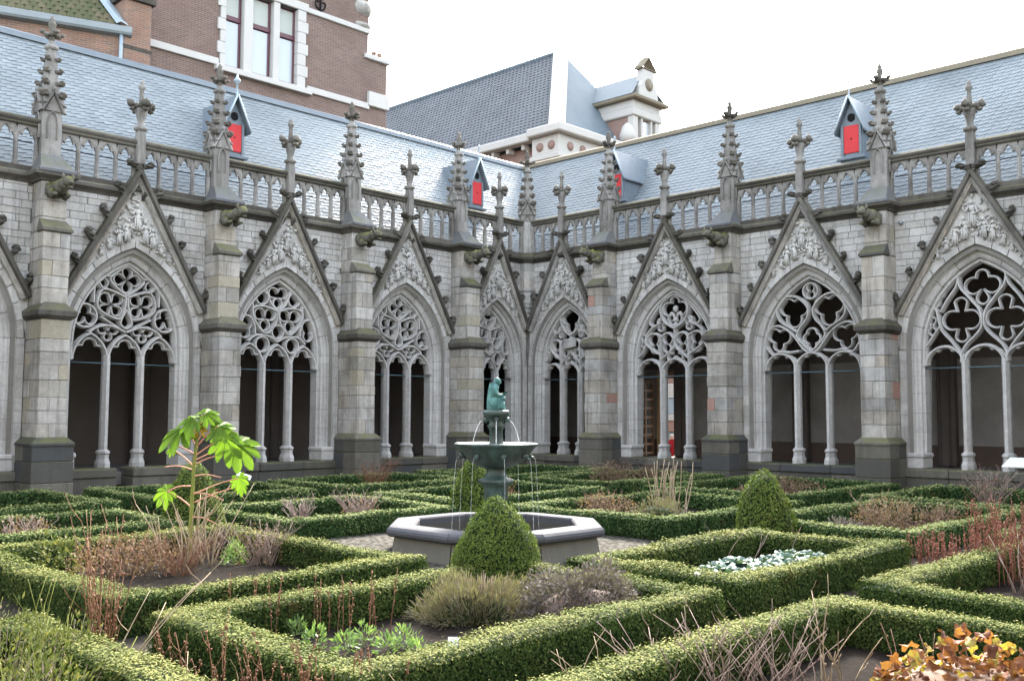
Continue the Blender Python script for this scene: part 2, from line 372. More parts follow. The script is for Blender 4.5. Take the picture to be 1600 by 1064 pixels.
def smoothpts(P, k=4, closed=False):
    n = len(P); out = []
    if n < 3: return P
    rng = range(n) if closed else range(n-1)
    for i in rng:
        g = lambda j: P[j % n] if closed else P[max(0, min(n-1, j))]
        p0, p1, p2, p3 = g(i-1), g(i), g(i+1), g(i+2)
        for q in range(k):
            t = q/k
            out.append(tuple(.5*(2*b+(c-a)*t+(2*a-5*b+4*c-e)*t*t+(3*b-a-3*c+e)*t**3) for a, b, c, e in zip(p0, p1, p2, p3)))
    if not closed: out.append(P[-1])
    return out
def clip(poly, a, b, c):
    """keep a*x+b*z<=c"""
    out = []
    for i in range(len(poly)):
        p, q = poly[i], poly[(i+1) % len(poly)]
        fp, fq = a*p[0]+b*p[1]-c, a*q[0]+b*q[1]-c
        if fp <= 0: out.append(p)
        if fp*fq < 0:
            t = fp/(fp-fq); out.append((p[0]+(q[0]-p[0])*t, p[1]+(q[1]-p[1])*t))
    return out
def area(P): return .5*abs(sum(P[i][0]*P[(i+1) % len(P)][1]-P[(i+1) % len(P)][0]*P[i][1] for i in range(len(P)))) if len(P) > 2 else 0

def zg(x, y): return max(-.12, min(.23, .0042*((x+24)+(y+22.46))+.005))
# ------------------------------------------------------------------ ground
def ground():
    xs = [-300, -60, -30] + [i*2. for i in range(-14, 4)] + [30, 80, 300]
    ys = [-300, -60, -30] + [i*2. for i in range(-14, 4)] + [30, 80, 300]
    V = [(x, y, zg(x, y) if (x < 4.2 and y < 4.2) else -.45) for y in ys for x in xs]; n = len(xs)
    F = [(j*n+i, j*n+i+1, (j+1)*n+i+1, (j+1)*n+i) for j in range(len(ys)-1) for i in range(n-1)]
    b = MB(); b.add(V, F); o = b.obj('ground', 'ground'); tag(o, kind='structure')
    b = MB(); V = [(-17.2, -15.2), (-11.3, -15.2), (-11.3, -9.6), (-17.2, -9.6)]
    b.add([(x, y, zg(x, y)+.006) for x, y in V], [(0, 1, 2, 3)]); tag(b.obj('fountain_paving', 'cobble'), kind='structure')
ground()

# ------------------------------------------------------------------ cloister pieces
ZS = 3.2; SILL = .72; RAIL = 8.42
class Arch:
    def __init__(s, cx, a, rise, z0=None):
        s.z0 = ZS if z0 is None else z0; s.cx = cx; s.a = a; rise -= s.z0-ZS; s.R = (rise*rise+a*a)/(2*a); s.c = s.R-a
    def pt(s, side, t, r):
        R = s.R+r; th = t*acos(s.c/R); return (s.cx+side*(R*cos(th)-s.c), s.z0+R*sin(th))
    def z(s, x, r):
        dx = abs(x-s.cx)+s.c; R = s.R+r
        return s.z0+sqrt(max(0, R*R-dx*dx)) if dx < R else s.z0
PROF = [(0, .62), (0, .34), (.045, .31), (.07, .265), (.05, .225), (.10, .19), (.155, .20), (.20, .165), (.19, .115), (.235, .08), (.28, .085), (.31, .05), (.31, -.015)]
def jit(k=.004): return random.uniform(-k, k)

# --- shared carved pieces
def crocket_mesh(seed):
    b = MB(); rg = random.Random(seed)
    b.prism([(-.08, -.06), (.06, -.05), (.14, -.02), (.20, .04), (.205, .10), (.16, .13), (.13, .085), (.06, .05), (-.08, .06)], -.055, .055, .02)
    b.blob((.165, 0, .085), (.065, .11, .055), seed, .4); b.blob((.10, .07, .02), (.08, .05, .04), seed+1, .4); b.blob((.10, -.07, .02), (.08, .05, .04), seed+2, .4); b.blob((.19, .03, .03), (.04, .06, .04), seed+3, .4)
    return b.mesh('crocket', 'crocket')
CROCK = [crocket_mesh(i*9+1) for i in range(3)]
def small_crocket_mesh():
    b = MB(); b.prism([(-.06, -.07), (.05, -.045), (.115, -.01), (.135, .035), (.125, .075), (.075, .05), (.02, .045), (-.06, .06)], -.05, .05, .02)
    b.blob((.10, 0, .045), (.045, .085, .04), 4, .35); b.blob((.06, 0, -.02), (.05, .075, .04), 6, .35)
    return b.mesh('crocket', 'spirecarving')
SCROCK = small_crocket_mesh()
def finial_meshes():
    b = MB(); w = .085
    b.loft([[(x*k, y*k, z) for x, y in ((-w, -w), (w, -w), (w, w), (-w, w))] for k, z in ((1.15, 7.7), (1.1, 8.5), (.95, 8.66))], True, False, True)
    b.lathe([(.075, 8.60), (.16, 8.66), (.17, 8.70), (.09, 8.76), (.085, 8.86), (.12, 9.0), (.17, 9.16)], 0, 0, 8)
    b.lathe([(.07, 9.2), (.055, 9.5), (.05, 9.62), (.085, 9.66), (.085, 9.71), (.05, 9.74), (.06, 9.8), (.015, 9.86)], 0, 0, 8)
    shaft = b.mesh('finial_shaft', 'pinnacle')
    b = MB()
    for k in range(4):
        a = k*pi/2; ca, sa = cos(a), sin(a)
        b.blob((.16*ca, .16*sa, 9.22), (.13, .11, .085), k, .3, a); b.blob((.27*ca, .27*sa, 9.27), (.085, .12, .10), k+7, .35, a); b.blob((.23*ca, .23*sa, 9.14), (.07, .10, .06), k+5, .4, a)
    b.blob((0, 0, 9.2), (.13, .13, .10), 3, .2)
    return shaft, b.mesh('flower', 'spirecarving')
FIN = finial_meshes()
def balus_mesh():
    b = MB(); w, dd = .045, .075
    pr = [(-w, dd*.3), (-w, -dd*.3), (-w*.35, -dd), (w*.35, -dd), (w, -dd*.3), (w, dd*.3), (w*.35, dd), (-w*.35, dd)]
    b.loft([[(x*k, y*k, z) for x, y in pr] for k, z in ((1.35, 7.33), (1.35, 7.40), (1.0, 7.44), (1.0, 7.86))], True, False, True)
    return b.mesh('baluster', 'pinnacle')
BAL = balus_mesh()
HEADS = {}
def head_mesh(W):
    k = round(W, 3)
    if k in HEADS: return HEADS[k]
    w = W-.03; h = .355; z0 = 7.83; top = 8.245
    L = [(-1, 0), (-.97, .2), (-.90, .42), (-.74, .58), (-.44, .52), (-.42, .70), (-.24, .86), (0, 1.0)]
    O = [(-W, z0), (-W, z0+.08), (-W, z0+.16), (-W, z0+.26), (-W*.9, top), (-W*.6, top), (-W*.3, top), (0, top)]
    I = [(x*w, z0+q*h) for x, q in L]; I += [(-x, z) for x, z in I[-2::-1]]; O = O+[(-x, z) for x, z in O[-2::-1]]
    b = MB(); t = .055
    rows = [[(i[0], -t*.55, i[1]), (i[0]*.2+o[0]*.8, -t, i[1]*.75+o[1]*.25), (o[0], -t, o[1]), (o[0], t, o[1]), (i[0], t*.55, i[1])] for i, o in zip(I, O)]
    b.loft(rows, True, False, True)
    HEADS[k] = b.mesh('arch_head', 'pinnacle'); return HEADS[k]
def gargoyle_mesh(seed):
    b = MB()
    b.blob((0, -.02, 0), (.17, .20, .17), seed, .2, 0, 2); b.blob((0, -.28, .02), (.14, .24, .13), seed+1, .2, 0, 2)
    b.blob((0, -.52, .05), (.11, .16, .11), seed+2, .2, 0, 2); b.blob((0, -.68, .06), (.10, .12, .095), seed+3, .2, 0, 2)
    b.blob((0, -.80, .03), (.065, .09, .045), seed+4, .15); b.blob((0, -.77, -.055), (.05, .08, .025), seed+5, .15)
    for sx in (-1, 1):
        b.blob((sx*.085, -.64, .15), (.03, .04, .07), seed+6, .2); b.blob((sx*.13, -.20, -.10), (.06, .13, .10), seed+7, .25); b.blob((sx*.12, -.36, -.13), (.045, .12, .045), seed+8, .25)
        b.blob((sx*.055, -.73, .11), (.025, .025, .025), seed)
    return b.mesh('gargoyle', 'gargoyle')
GARG = [gargoyle_mesh(i*20+3) for i in range(3)]
def spire_mesh():
    b = MB(); w = .21
    b.loft([[(x*k, y*k, z) for x, y in ((-w, -w), (w, -w), (w, w), (-w, w))] for k, z in ((1.0, 7.18), (1.0, 8.55), (.90, 8.64), (.88, 8.86), (.68, 9.25), (.38, 10.08))], True, False, True)
    b.lathe([(.08, 10.04), (.15, 10.08), (.16, 10.13), (.08, 10.18), (.06, 10.30)], 0, 0, 8)
    return b.mesh('shaft', 'pinnacle')
def spiretop_mesh():
    b = MB()
    b.lathe([(.07, 10.2), (.055, 10.5), (.085, 10.62), (.09, 10.66), (.05, 10.70), (.06, 10.75), (.012, 10.84)], 0, 0, 8)
    for k in range(4):
        a = k*pi/2; b.blob((.13*cos(a), .13*sin(a), 10.40), (.095, .09, .065), k, .35, a); b.blob((.22*cos(a), .22*sin(a), 10.44), (.055, .075, .06), k+3, .35, a)
    return b.mesh('spire_finial', 'spirecarving')
def gablet_mesh():
    b = MB()
    b.sweepxz([(-.24, 8.60), (0, 9.06), (.24, 8.60)], .07, .09, -.245); b.prism([(-.17, 8.62), (.17, 8.62), (0, 8.98)], -.245, -.15)
    b.sweepxz(smoothpts([(-.10, 8.0), (-.10, 8.42), (0, 8.60), (.10, 8.42), (.10, 8.0)], 3), .035, .05, -.235)
    b.blob((0, -.26, 9.12), (.06, .05, .08), 2, .3); b.blob((-.17, -.27, 8.80), (.05, .05, .05), 3, .3); b.blob((.17, -.27, 8.80), (.05, .05, .05), 4, .3)
    return b.mesh('gablet', 'pinnacle')
SPIRE, SPTOP, GABLET = spire_mesh(), spiretop_mesh(), gablet_mesh()
def pinnacle(root, x, y=0., rz=0.):
    o = link('pinnacle', SPIRE, root, (x, y, 0), rz)
    for k in range(4): link('gablet', GABLET, o, (0, 0, 0), k*pi/2)
    for lv in range(4):
        z = 9.0+lv*.275; rr = .20*(1-lv/6.5)
        for k in range(4):
            a = pi/4+k*pi/2; c = link('crocket', SCROCK, o, (rr*cos(a)*1.05, rr*sin(a)*1.05, z), a); kk = 1.2-.12*lv; c.scale = (kk, kk*1.1, kk*.85)
    link('spire_finial', SPTOP, o)
    return o

def figure(b, x, z, h, seed, flip=1):
    rg = random.Random(seed); y = -.045
    b.blob((x+flip*h*.03, y-.035, z+h*.91), (h*.075, .065, h*.09), seed, .12, 0, 2)
    b.blob((x, y, z+h*.70), (h*.13, .075, h*.14), seed+1, .25, 0, 2, flip*.2)
    b.blob((x-flip*h*.02, y, z+h*.36), (h*.125, .07, h*.36), seed+2, .3, 0, 2, rg.uniform(-.15, .15))
    b.tube(smoothpts([(x+flip*h*.10, y-.05, z+h*.78), (x+flip*h*.2, y-.07, z+h*.60), (x+flip*h*.30, y-.05, z+h*.72)], 3), h*.045, h*.03, 5)
    b.tube(smoothpts([(x-flip*h*.11, y-.05, z+h*.78), (x-flip*h*.19, y-.06, z+h*.55), (x-flip*h*.05, y-.08, z+h*.48)], 3), h*.045, h*.03, 5)
    for q in range(4): b.tube([(x+(q-1.5)*h*.055, y-.06, z+h*.55), (x+(q-1.5)*h*.085+rg.uniform(-.02, .02)*h, y-.065, z+h*.02)], h*.018, h*.032, 4)
def relief(cx, ztop, slope, arch, r, seed, gb):
    def fig(*a):
        q = MB(); figure(q, *a); q.obj('carved_figure', 'relief', gb)
    b = MB(); rg = random.Random(seed)
    zap = arch.z0+sqrt((arch.R+r)**2-arch.c**2)
    inside = lambda x, z, m=.13: z < ztop-m*1.9-abs(x-cx)*slope and z > arch.z(x, r)+.02
    hc = min(.66, (ztop-zap)*.46)
    fig(cx+rg.uniform(-.05, .05), zap+.22, hc, seed, rg.choice((-1, 1)))
    for sx in (-1, 1):
        for (dx, q) in ((.22, .82), (.42, .74), (.62, .52), (.82, .36)):
            x = cx+sx*(dx+rg.uniform(-.03, .03))*min(1, ztop-zap); z = arch.z(x, r)+.03; hh = hc*q*rg.uniform(.9, 1.05)
            if inside(x, z+hh*.9, .10): fig(x, z, hh, seed+int(dx*100)*sx+300, rg.choice((-1, 1)))
    for k in range(330):
        x = cx+rg.uniform(-1.35, 1.35); z = rg.uniform(arch.z(x, r), ztop)
        if inside(x, z): b.blob((x, -.02, z), (rg.uniform(.02, .06), rg.uniform(.03, .07), rg.uniform(.02, .06)), seed+k, .4, 0, 1, rg.uniform(-1, 1))
    for k in range(5):
        x = cx+rg.uniform(-.5, .5); z = arch.z(x, r)+rg.uniform(.15, .6)
        if inside(x, z, .2): b.tube(smoothpts([(x-.13, -.05, z), (x-.04, -.08, z+.07), (x+.05, -.08, z-.02), (x+.14, -.05, z+.06)], 3), .022, .016, 5)
    tag(b.obj('carved_foliage', 'relief', gb), kind='stuff')

# traced tracery designs, half pattern in metres from the window axis and the springing line
DES = {
'heart': (([(-.36, .98), (-.61, 1.14), (-.86, 1.3), (-.97, 1.49), (-.95, 1.72), (-.78, 1.93), (-.51, 1.98), (-.25, 1.84), (-.07, 1.6), (-.12, 1.34), (-.29, 1.15), (-.39, .98), (-.38, .84), (-.24, .69), (-.01, .46)],
    [(-.02, .43), (-.21, .53), (-.4, .78), (-.61, 1.02), (-.86, 1.17), (-1.04, 1.2), (-1.2, 1.12), (-1.30, .92)], [(-.34, .5), (-.65, .47), (-.88, .5), (-1.14, .43), (-1.36, .71)]),
    ([(-.51, 1.95), (-.49, 1.68)], [(-.86, 1.17), (-.92, 1.01), (-.78, .94)], [(-.24, .69), (-.07, .78)], [(-.88, .5), (-.76, .66)], [(-1.34, .86), (-1.06, .76)], [(-.80, 1.27), (-.66, 1.38)]), [(0., 2.08, .21)]),
'quatre': (([(-.52, .05), (-.52, .23), (-.69, .51), (-.94, .82), (-1.01, 1.07), (-1.06, 1.32), (-1.15, 1.42)], [(-.52, .23), (-.4, .46), (-.14, .72), (-.03, .92), (-.06, 1.25), (-.28, 1.56), (-.5, 1.85), (-.54, 2.13)],
    [(-.97, 1.28), (-.8, 1.57), (-.59, 1.86), (-.52, 2.13)], [(-1.39, .39), (-1.18, .68), (-1.01, .92)]),
    ([(-.74, 1.52), (-.58, 1.28)], [(-.25, 1.5), (-.38, 1.28)], [(-.82, .69), (-.57, .82)], [(-.2, .63), (-.39, .81)], [(-.40, 1.70), (-.12, 1.76)], [(-.8, 1.57), (-.86, 1.73)], [(-1.1, .78), (-1.27, .98)], [(-.48, 1.98), (-.16, 2.1)]), []),
'fleur': (([(-.5, .1), (-.49, 1.15)], [(-.49, 1.12), (-.72, 1.22), (-.92, 1.17), (-1.0, 1.0)], [(-.5, 1.06), (-.34, 1.2), (-.17, 1.19), (-.03, 1.04)], [(-.5, .43), (-.24, .62), (-.03, .81), (-.01, 1.12), (-.01, 1.32)],
    [(-.01, 1.34), (-.3, 1.51), (-.47, 1.78), (-.45, 2.07), (-.26, 2.24), (0, 2.35)], [(-.5, .57), (-.8, .73), (-1.02, .94), (-1.0, 1.18), (-.79, 1.4), (-.51, 1.52)], [(-1.42, .49), (-1.22, .6), (-1.02, .92)], [(-.52, 2.05), (-.89, 1.58), (-.68, 1.43), (-.49, 1.64)]),
    ([(-.99, .91), (-.62, .83)], [(-.03, .9), (-.28, .84)], [(-.49, 1.21), (-.48, 1.31)], [(-1.2, 1.19), (-1.0, 1.21)], [(-.45, 2.07), (-.13, 2.06)]), []),
'kite': (([(.01, .68), (.36, .81), (.67, .77), (.88, .62)], [(.02, 1.51), (.57, 1.66), (.68, 1.21), (.18, .98), (.05, 1.24), (.02, 1.51)], [(.0, 1.22), (.14, .89), (.0, .76)], [(0., 1.55), (.32, 1.78), (.39, 1.97), (0, 2.27)],
    [(.39, 1.97), (.58, 1.95), (.77, 1.74), (.79, 1.33)], [(.57, 1.66), (.72, 1.86)], [(.16, .76), (.61, 1.01)]),
    ([(.19, 1.55), (.26, 1.38)], [(.67, 1.35), (.43, 1.33)], [(.35, 1.02), (.35, 1.17)], [(.05, 1.25), (.22, 1.27)], [(.32, 1.78), (.06, 1.80)], [(.2, 2.12), (.08, 1.97)], [(.38, .81), (.42, .5)], [(.97, .74), (.97, .9)], [(.72, 1.12), (.88, 1.06)], [(1.2, 1.1), (1.05, 1.05)]), [(.97, 1.01, .27)]),
'rings': (([(.02, 1.5), (.42, 1.61), (.76, 1.53), (.68, 1.17), (.35, .89), (.07, 1.18), (.02, 1.5)], [(0, 1.51), (.21, 1.68), (.38, 2.06)], [(.0, .69), (.23, .81), (.44, .84), (.69, .82), (.87, .66)], [(.76, 1.53), (.76, 1.78), (.63, 2.01), (.35, 2.19)],
    [(.69, .86), (.71, 1.07), (.83, 1.29), (1.05, 1.33), (1.2, 1.2)]),
    ([(.3, 1.58), (.31, 1.39)], [(.07, 1.23), (.27, 1.25)], [(.68, 1.22), (.47, 1.26)], [(.18, 1.68), (.08, 1.9)]), [(0., .95, .18), (.46, .6, .2), (.49, 1.83, .18)]),
}
FOILS = {
'quatre': [(-.50, 1.06, [(-.2, .0, .21), (.2, .0, .21), (0, .36, .15), (0, -.36, .14)]), (0, 1.80, [(-.20, .05, .18), (.20, .05, .18), (0, .27, .13), (0, -.24, .13)]), (-1.0, 1.62, [(0, .1, .1), (-.08, -.1, .09)]), (-1.18, .95, [(0, .12, .08), (0, -.12, .08)])],
'heart': [(-.50, 1.48, [(-.17, .2, .22), (.17, .18, .22), (0, -.12, .2)]), (-.88, .82, [(-.2, .12, .17), (.08, .08, .17), (-.08, -.14, .14)]), (0, .80, [(0, .14, .13), (-.11, .02, .11), (.11, .02, .11), (0, -.14, .11)]), (0, 2.08, [(0, .08, .09), (0, -.09, .09)])],
'fleur': [(-.76, .92, [(0, .12, .16), (.03, -.14, .13)]), (-.25, .92, [(0, .12, .15), (-.03, -.14, .12)]), (0, 1.80, [(0, .32, .14), (-.22, .12, .18), (.22, .12, .18), (0, -.14, .22)]), (0, .56, [(0, .10, .12), (-.14, -.07, .1), (.14, -.07, .1)]), (-.5, 1.5, [(0, .05, .10), (0, -.12, .08)]), (-1.12, 1.0, [(0, .1, .08), (0, -.1, .07)])],
'kite': [(.36, 1.31, [(-.13, .13, .12), (.14, .13, .12), (-.12, -.13, .11), (.14, -.13, .12)]), (0, 1.92, [(0, .17, .11), (-.18, .0, .12), (.18, .0, .12), (0, -.17, .11)]), (.97, 1.01, [(0, .13, .115), (-.12, -.06, .115), (.12, -.06, .115)]), (.42, .66, [(-.12, .06, .10), (.12, .06, .10), (0, -.1, .08)]), (.58, 1.80, [(0, 0, .10)])],
'rings': [(.38, 1.27, [(-.15, .12, .14), (.15, .12, .14), (0, -.15, .13)]), (0, 1.86, [(-.13, .12, .13), (.13, .12, .13), (0, -.13, .12)]), (.97, 1.05, [(0, .08, .17), (0, -.15, .13)])],
}
def foil_outline(circ, a0=0., a1=2*pi, n=56):
    out = []
    for i in range(n):
        t = a0+(a1-a0)*i/(n if abs(a1-a0-2*pi) < 1e-6 else n-1); ux, uz = cos(t), sin(t); best = .02
        for dx, dz, rr in circ:
            q = ux*dx+uz*dz; disc = q*q-(dx*dx+dz*dz)+rr*rr
            if disc > 0: best = max(best, q+sqrt(disc))
        out.append((ux*(best+.022), uz*(best+.022)))
    return out
def window(root, cx, a, rise, design, pointed, osc=1.0, extra=None):
    A = Arch(cx, a, rise, ZS+.38)
    b = MB(); TY = .42
    strokes, cusps, circ = DES[design]
    k = a/(1.27 if pointed else 1.38)
    def put(P, w, dp, tp=None, sm=True, mirror=True):
        for sx in ((1, -1) if mirror else (1,)):
            Q = [(cx+sx*x*k, ZS+z) for x, z in P]
            Q = smoothpts(Q, 4) if sm and len(Q) > 2 else Q
            Q = [(x, min(z, A.z(x, .03))) for x, z in Q]
            b.sweepxz(Q, w, dp, TY, tp)
    for i, P in enumerate(strokes): put(P, .092, .26-.012*(i % 4))
    for i, (fx_, fz_, circ_) in enumerate(FOILS[design]):
        O = foil_outline(circ_)
        for sx in ((1, -1) if abs(fx_) > .01 else (1,)):
            Q = [(cx+(fx_+ox)*k*sx, ZS+fz_+oz) for ox, oz in O]; Q = [(x, min(z, A.z(x, .0))) for x, z in Q]
            b.sweepxz(Q, .064, .17+.006*i, TY+.01, None, True)
    for x, z, rr in circ:
        for sx in ((1, -1) if abs(x) > .05 else (1,)):
            C = [(cx+sx*x*k+rr*cos(2*pi*q/20)*k, ZS+z+rr*sin(2*pi*q/20)) for q in range(20)]
            b.sweepxz(C, .085, .225, TY, None, True)
    lw = a/3*2; hw = lw/2-.02; rr = .61 if pointed else .44
    AL = Arch(0, hw, rr) if pointed else None
    for i in (-1, 0, 1):
        lx = cx+i*lw*.98
        if pointed: P = [AL.pt(-1, t/6, 0) for t in range(7)]+[AL.pt(1, t/6, 0) for t in range(5, -1, -1)]
        else: P = [(-hw*cos(pi*t/14), ZS+rr*sin(pi*t/14)) for t in range(15)]
        P = [(lx+x, min(z, A.z(lx+x, .03))) for x, z in P]
        b.sweepxz(P, .10, .245+.004*i, TY)
        O = foil_outline([(0, .17 if pointed else .12, .15), (-hw*.52, -.02, hw*.46), (hw*.52, -.02, hw*.46)], radians(-8), radians(188), 40)
        b.sweepxz([(lx+ox, ZS+.15+oz) for ox, oz in O], .07, .16, TY+.01)
    # outer ring of the tracery against the arch
    ring = [(cx-a, ZS-.02), (cx-a, A.z0-.01)]+[A.pt(-1, t/12, -.01) for t in range(13)]+[A.pt(1, t/12, -.01) for t in range(11, -1, -1)]+[(cx+a, A.z0-.01), (cx+a, ZS-.02)]
    b.sweepxz(ring, .12, .275, TY)
    tr = b.obj('tracery', 'tracery', root)
    if extra == 'fleur':
        e = MB(); e.lathe([(.075, ZS+1.33), (.07, ZS+1.55)], cx, TY, 8); e.lathe([(.11, ZS+1.55), (.12, ZS+1.58), (.07, ZS+1.63)], cx, TY, 8)
        e.blob((cx, TY, ZS+1.92), (.09, .08, .11), 1, .1, 0, 2)
        for sx in (-1, 1): e.tube(smoothpts([(cx+sx*.02, TY, ZS+1.62), (cx+sx*.08, TY, ZS+1.76), (cx+sx*.17, TY, ZS+1.80), (cx+sx*.19, TY, ZS+1.71)], 4), .05, .045, 8)
        e.obj('fleur_de_lis', 'tracery', tr)
    if extra == 'knot':
        e = MB()
        for q in range(6): e.tube(smoothpts([(cx-.22, TY-.16, ZS+.98+q*.045), (cx-.05, TY-.22, ZS+.94+q*.052), (cx+.12, TY-.20, ZS+.97+q*.05), (cx+.26, TY-.12, ZS+1.0+q*.045)], 3), .03, .03, 6)
        e.obj('rope_knot', 'tracery', tr)
    for i in (-1, 1):
        m = MB(); x = cx+i*lw*.49; w, dp = .085, .16
        pr = [(-w, dp*.35), (-w, -dp*.3), (-w*.4, -dp*.95), (w*.4, -dp*.95), (w, -dp*.3), (w, dp*.35), (w*.4, dp), (-w*.4, dp)]
        m.loft([[(x+px*kk, TY+py*kk, z) for px, py in pr] for kk, z in ((1.75, SILL), (1.75, SILL+.10), (1.4, SILL+.2), (1.4, SILL+.31), (1.65, SILL+.33), (1.6, SILL+.37), (1.0, SILL+.42), (1., ZS+.12))], True, False, True)
        m.obj('mullion', 'tracery', tr)
    m = MB(); m.tube([(cx-a-.02, TY-.03, ZS-.07), (cx+a+.02, TY-.03, ZS-.07)], .016, .016, 6); m.obj('tie_bar', 'tie', tr)
    # stepped and hollowed jambs and arch, stone by stone
    prof = [(q*osc, y) for q, y in PROF]
    core = MB(); rows = []
    seq = [('J', -1, SILL-.02), ('J', -1, A.z0)]+[('A', -1, t/10) for t in range(1, 11)]+[('A', 1, t/10) for t in range(9, 0, -1)]+[('J', 1, A.z0), ('J', 1, SILL-.02)]
    for kd, sx, t in seq:
        rw = []
        for q, y in prof:
            q2 = q+.012; p = (cx+sx*(a+q2), t) if kd == 'J' else A.pt(sx, t, q2)
            rw.append((p[0], y+.012, p[1]))
        rows.append(rw)
    core.loft(rows, False, False); arch = core.obj('arch_moulding', 'mortar', root)
    def piece(kd, sx, t0, t1, n, name, pf, mat):
        pb = MB(); R = []
        for q in range(n+1):
            t = t0+(t1-t0)*q/n
            R.append([(cx+sx*(a+rr), y, t) if kd == 'J' else (lambda p: (p[0], y, p[1]))(A.pt(sx, t, rr)) for rr, y in pf])
        pb.loft(R, False, False, False)
        for rw in (R[0], R[-1]): pb.add(rw+[(rw[-1][0], rw[0][1], rw[-1][2])], [tuple(range(len(rw)+1))])
        return pb.obj(name, mat, arch)
    for sx in (-1, 1):
        z = SILL+.36
        while z < A.z0-.05:
            h = min(random.uniform(.30, .52), A.z0-z)
            if A.z0-z-h < .15: h = A.z0-z
            piece('J', sx, z+.004, z+h-.004, 1, 'jamb_stone', prof, 'tracery'); z += h
        for q in range(5): piece('A', sx, q/5+.004, (q+1)/5-(.0 if q == 4 else .004), 3, 'arch_stone', prof, 'tracery')
        # band of voussoirs round the arch and ashlar strip down the jamb
        y0 = -.03; r0, r1 = .315*osc, .46*osc
        nv = 8
        for q in range(nv):
            yy = y0+jit(.004); piece('A', sx, q/nv+.003, (q+1)/nv-.003, 2, 'voussoir', [(r0, .06), (r0, yy+.008), (r0+.008, yy), (r1-.008, yy), (r1, yy+.008), (r1, .06)], 'spandrel')
        z = SILL+.02
        while z < A.z0-.05:
            h = min(random.choice((.24, .3, .42)), A.z0-z)
            if A.z0-z-h < .12: h = A.z0-z
            yy = y0+.02+jit(.005); piece('J', sx, z+.004, z+h-.004, 1, 'jamb_stone', [(r0, .06), (r0, yy+.006), (r0+.006, yy), (r1+.02, yy), (r1+.03, .06)], 'spandrel'); z += h
        # moulded base of the jamb
        x0 = cx+sx*(a-.03); x1 = cx+sx*(a+.34*osc)
        jb = MB(); jb.cbox(min(x0, x1), max(x0, x1), -.035, .60, SILL, SILL+.27, .02); jb.cbox(min(x0-sx*.03, x1), max(x0-sx*.03, x1), -.06, .61, SILL+.25, SILL+.37, .03); jb.obj('jamb_base', 'tracery', arch)
    return A

